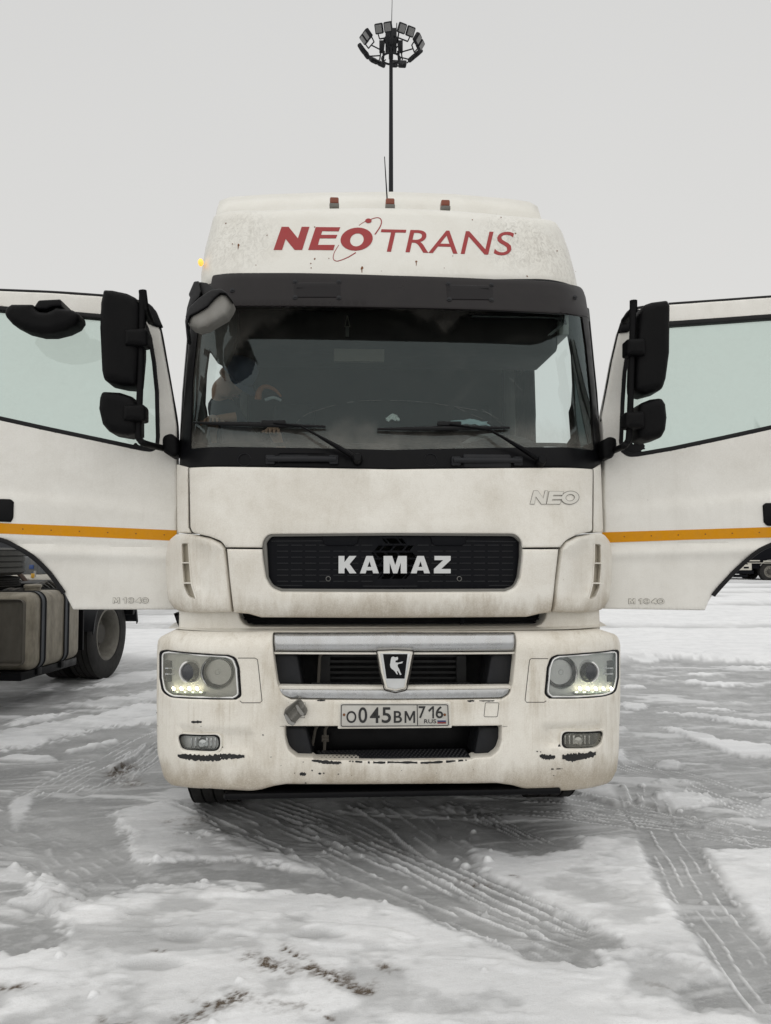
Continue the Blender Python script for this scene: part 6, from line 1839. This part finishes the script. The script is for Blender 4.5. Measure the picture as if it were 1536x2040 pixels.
for i, (px_, dep, h) in enumerate(((1478, 52, 3.6), (1502, 48, 4.4), (1524, 54, 4.0), (1546, 50, 5.0), (1575, 56, 4.6))):
    p = WF.S(px_, 1130, dep)
    spruce(p.x, dep, h, ('spruce crown at the far left of the dark row', 'second dark spruce, above the pale truck locker', 'middle spruce of the dark row, above the truck wheel', 'tallest dark spruce at the right edge', 'rightmost spruce of the row, mostly outside the photo')[i], 20 + i)
r = random.Random(4)
p = WF.S(1527, 1130, 44); root = empty('bare_bush', (p.x, 44, 0)); tag(root, 'leafless pale twigged bush in front of the dark spruces', 'bush')
bm = bmesh.new()
for k in range(26):
    a = r.uniform(0, 6.283); s = r.uniform(.1, .7); b_ = Vector((math.cos(a) * .1, math.sin(a) * .1, 0)); e_ = Vector((math.cos(a) * s, math.sin(a) * s, r.uniform(1.6, 2.5)))
    add_tube(bm, [b_, (b_ + e_) / 2 + Vector((r.uniform(-.1, .1), 0, 0)), e_], [.02, .012, .004], 5)
    for j in range(4):
        q = b_.lerp(e_, r.uniform(.4, .9)); add_tube(bm, [q, q + Vector((r.uniform(-.3, .3), r.uniform(-.3, .3), r.uniform(.1, .4)))], [.008, .003], 4)
mk('twigs', bm, simple('bare_twigs', (.16, .13, .10), .9), root)

# ================================================================== things in the cab
def at(px, py, y):
    return T.m @ T.S(px, py, y)
# dash papers and mask
def crumple(name, px, py, y, sx, sy, sz, mat, seed, label, cat):
    r = random.Random(seed)
    bm = bmesh.new(); n = 9
    g_ = [[bm.verts.new(((i / (n - 1) - .5) * sx + r.uniform(-.006, .006), (j / (n - 1) - .5) * sy, sz * (.25 + .75 * math.exp(-((i / (n - 1) - .5) * 2.2) ** 2 - ((j / (n - 1) - .5) * 2.2) ** 2)) + r.uniform(-.3, .3) * sz * .5)) for j in range(n)] for i in range(n)]
    for i in range(n - 1):
        for j in range(n - 1): bm.faces.new((g_[i][j], g_[i + 1][j], g_[i + 1][j + 1], g_[i][j + 1]))
    o = mk(name, bm, mat, None, smooth=False)
    o.modifiers.new('thick', 'SOLIDIFY').thickness = .002
    o.location = at(px, py, y); o.rotation_euler = (R(20), 0, YAW)
    tag(o, label, cat)
crumple('crumpled_paper', 782, 842, .42, .07, .06, .045, simple('white_paper', (.62, .64, .62), .7, var=.15), 1, 'small crumpled white paper on the dashboard in the middle of the windscreen', 'paper')
crumple('face_mask', 935, 848, .42, .20, .10, .035, simple('pale_blue_mask', (.42, .55, .58), .7, var=.12), 2, 'pale blue face mask lying on the dashboard near the steering wheel', 'face mask')
# pennant hanging from the shelf
pn = empty('pennant', at(692, 628, .56)); tag(pn, 'small pale tag on a looped cord hanging inside the top of the windscreen', 'pendant')
bm = bmesh.new(); add_tube(bm, [(0, 0, .0), (-.014, 0, -.065)], .0022, 5); add_tube(bm, [(0, 0, 0), (.014, 0, -.065)], .0022, 5); add_tube(bm, [(-.014, 0, -.065), (.014, 0, -.065)], .0022, 5)
cord = simple('pale_cord', (.30, .29, .23), .8); mk('cord', bm, cord, pn)
bm = bmesh.new(); add_box(bm, (-.010, -.004, -.12), (.010, .004, -.066), .002); mk('tag', bm, simple('grey_tag', (.13, .13, .12), .7), pn)

# ================================================================== person in the passenger seat, leaning forward
def PT(px, py, y): return T.S(px, py, y)
per = empty('person', TRUCK_LOC + Matrix.Rotation(YAW, 3, 'Z') @ Vector((-.70, 1.1, 1.5)), YAW)
tag(per, 'person in blue cap and dark jacket with orange shoulder, leaning behind the windscreen', 'person')
PO = Vector((-.70, 1.1, 1.5))
def skin(name, nodes, edges, mat, parent, root=0, sub=2):
    me = bpy.data.meshes.new(name)
    me.from_pydata([tuple(n[0]) for n in nodes], edges, [])
    o = link_mesh(name, me, mat, parent)
    sk = o.modifiers.new('skin', 'SKIN'); sk.use_smooth_shade = True
    for i, n in enumerate(nodes):
        v = me.skin_vertices[0].data[i]; rr_ = n[1]
        v.radius = rr_ if isinstance(rr_, tuple) else (rr_, rr_)
        v.use_root = (i == root)
    ss = o.modifiers.new('sub', 'SUBSURF'); ss.levels = sub; ss.render_levels = sub
    return o
V3 = Vector
yH = .86
hc = PT(466, 752, yH) - PO          # head centre
tilt = V3((.42, -.35, -.55)).normalized()      # where the face looks (down, to the middle)
upv = V3((.38, -.18, .80)); upv = (upv - tilt * upv.dot(tilt)).normalized(); side = tilt.cross(upv)
chest = V3((-.02, .02, .32)); neck = hc - upv * .13 - tilt * .05
pel = V3((.02, .22, .12)); 
shl = chest + V3((-.19, -.03, .05)); shr = chest + V3((.21, -.05, .02))
handL = PT(425, 838, .42) - PO; handR = PT(545, 858, .55) - PO
elL = V3((-.27, -.30, .16)); elR = V3((.30, -.28, .12))
nodes = [(pel, .15), (V3((0, .12, .22)), .14), (chest, .15), (neck, .058), (hc - upv * .06 + tilt * .02, .074), (hc + upv * .02, .086), (hc + upv * .085 - tilt * .01, .06),
         (hc - upv * .02 + tilt * .108, .014), (hc - upv * .075 + tilt * .075, .03), (hc - upv * .015 + side * .088, .016), (hc - upv * .015 - side * .088, .016),
         (shl, .072), (elL, .048), (handL + V3((-.02, .09, .02)), .032), (handL, .036), (shr, .072), (elR, .048), (handR + V3((-.01, .1, .02)), .032), (handR, .036),
         (pel + V3((-.12, -.05, -.02)), .10), (pel + V3((-.14, -.50, .0)), .075), (pel + V3((-.14, -.52, -.42)), .05), (pel + V3((-.14, -.66, -.46)), .045),
         (pel + V3((.12, -.05, -.02)), .10), (pel + V3((.14, -.50, .0)), .075), (pel + V3((.14, -.52, -.42)), .05), (pel + V3((.14, -.66, -.46)), .045)]
edges = [(0, 1), (1, 2), (2, 3), (3, 4), (4, 5), (5, 6), (5, 7), (4, 8), (5, 9), (5, 10), (2, 11), (11, 12), (12, 13), (13, 14), (2, 15), (15, 16), (16, 17), (17, 18), (0, 19), (19, 20), (20, 21), (21, 22), (0, 23), (23, 24), (24, 25), (25, 26)]
for (hi, hp, sg) in ((14, handL, 1), (18, handR, -1)):
    for k in range(4):
        o_ = V3(((k - 1.5) * .019, -.028, .0)); l = (.052, .06, .056, .044)[k]
        i0 = len(nodes); nodes.append((hp + o_, .010)); nodes.append((hp + o_ + V3((.002 * (k - 1.5), -l * .6, -.006)), .009)); nodes.append((hp + o_ + V3((.002 * (k - 1.5), -l, -.028)), .007))
        edges += [(hi, i0), (i0, i0 + 1), (i0 + 1, i0 + 2)]
    i0 = len(nodes); nodes.append((hp + V3((sg * .038, .0, -.004)), .011)); nodes.append((hp + V3((sg * .058, -.032, -.012)), .008)); edges += [(hi, i0), (i0, i0 + 1)]
skin_m = simple('skin', (.36, .215, .155), .55, var=.1)
skin('body', nodes, edges, skin_m, per)
jk = [(pel + V3((0, 0, .02)), .165), (V3((0, .12, .22)), .16), (chest, .17), (neck - upv * .03, .085), (shl, .09), (elL, .064), (handL + V3((-.02, .11, .02)), .045), (shr, .09), (elR, .064), (handR + V3((-.01, .12, .02)), .045)]
skin('jacket', jk, [(0, 1), (1, 2), (2, 3), (2, 4), (4, 5), (5, 6), (2, 7), (7, 8), (8, 9)], simple('navy_jacket', (.018, .022, .032), .8, var=.2), per)
tr = [(pel, .16), nodes[19], nodes[20], nodes[21], nodes[23], nodes[24], nodes[25]]
tr = [(p_, (r_ if isinstance(r_, float) else r_[0]) + .014) for p_, r_ in tr]
skin('trousers', tr, [(0, 1), (1, 2), (2, 3), (0, 4), (4, 5), (5, 6)], simple('dark_trousers', (.015, .016, .02), .85), per)
# orange panel on the shoulder
q0 = PT(517, 785, .80) - PO
bm = bmesh.new(); add_tube(bm, [PT(514, 796, .76) - PO, PT(517, 778, .76) - PO, PT(530, 770, .77) - PO, PT(548, 777, .78) - PO, PT(560, 790, .80) - PO], [.020, .024, .016, .010, .006], 8, smooth=4)
mk('orange_trim', bm, simple('hi_vis_orange', (.25, .075, .015), .7), per)
bm = bmesh.new(); add_tube(bm, [PT(528, 797, .74) - PO, PT(545, 792, .74) - PO, PT(560, 798, .75) - PO], [.010, .013, .008], 8, smooth=4); mk('reflective_strip', bm, simple('reflective_grey', (.30, .32, .33), .5), per)
bm = bmesh.new(); add_tube(bm, [PT(400, 846, .44) - PO, PT(436, 836, .44) - PO, PT(470, 832, .46) - PO], [.02, .034, .03], 10, smooth=4); mk('orange_cuff', bm, simple('faded_orange_cuff', (.20, .10, .055), .75), per)
# cap: crown and peak
cm_ = Matrix((( side.x, tilt.x, upv.x, hc.x), (side.y, tilt.y, upv.y, hc.y), (side.z, tilt.z, upv.z, hc.z), (0, 0, 0, 1)))
bm = bmesh.new()
add_lathe(bm, [(.106, .025), (.110, .05), (.106, .085), (.09, .12), (.055, .145), (0, .15)], cm_ @ Matrix.Diagonal((.95, 1.08, 1, 1)), 24)
rows = []
for k in range(13):
    a = R(25 + 130 * k / 12); rows.append((bm.verts.new(cm_ @ V3((.098 * math.cos(a), .108 * math.sin(a), .03))), bm.verts.new(cm_ @ V3((.110 * math.cos(a), .108 * math.sin(a) + .075 * math.sin(a) ** .7, .012))), bm.verts.new(cm_ @ V3((.098 * math.cos(a), .108 * math.sin(a), .022)))))
for a, b_ in zip(rows, rows[1:]):
    bm.faces.new((a[0], a[1], b_[1], b_[0])); bm.faces.new((a[1], a[2], b_[2], b_[1]))
mk('cap', bm, simple('blue_cap', (.035, .055, .10), .8, var=.15), per)
bm = bmesh.new()
for s in (-1, 1):
    p_ = hc + upv * .012 + tilt * .086 + side * .034 * s
    r_ = bmesh.ops.create_uvsphere(bm, u_segments=10, v_segments=6, radius=.012); bmesh.ops.transform(bm, matrix=Matrix.Translation(p_), verts=r_['verts'])
mk('eye', bm, simple('eye_dark', (.03, .025, .02), .3), per)
bm = bmesh.new(); pm = hc - upv * .062 + tilt * .098
add_tube(bm, [pm - side * .026, pm + tilt * .006, pm + side * .026], [.004, .006, .004], 6, smooth=3); mk('mouth', bm, simple('lips', (.24, .10, .085), .5), per)
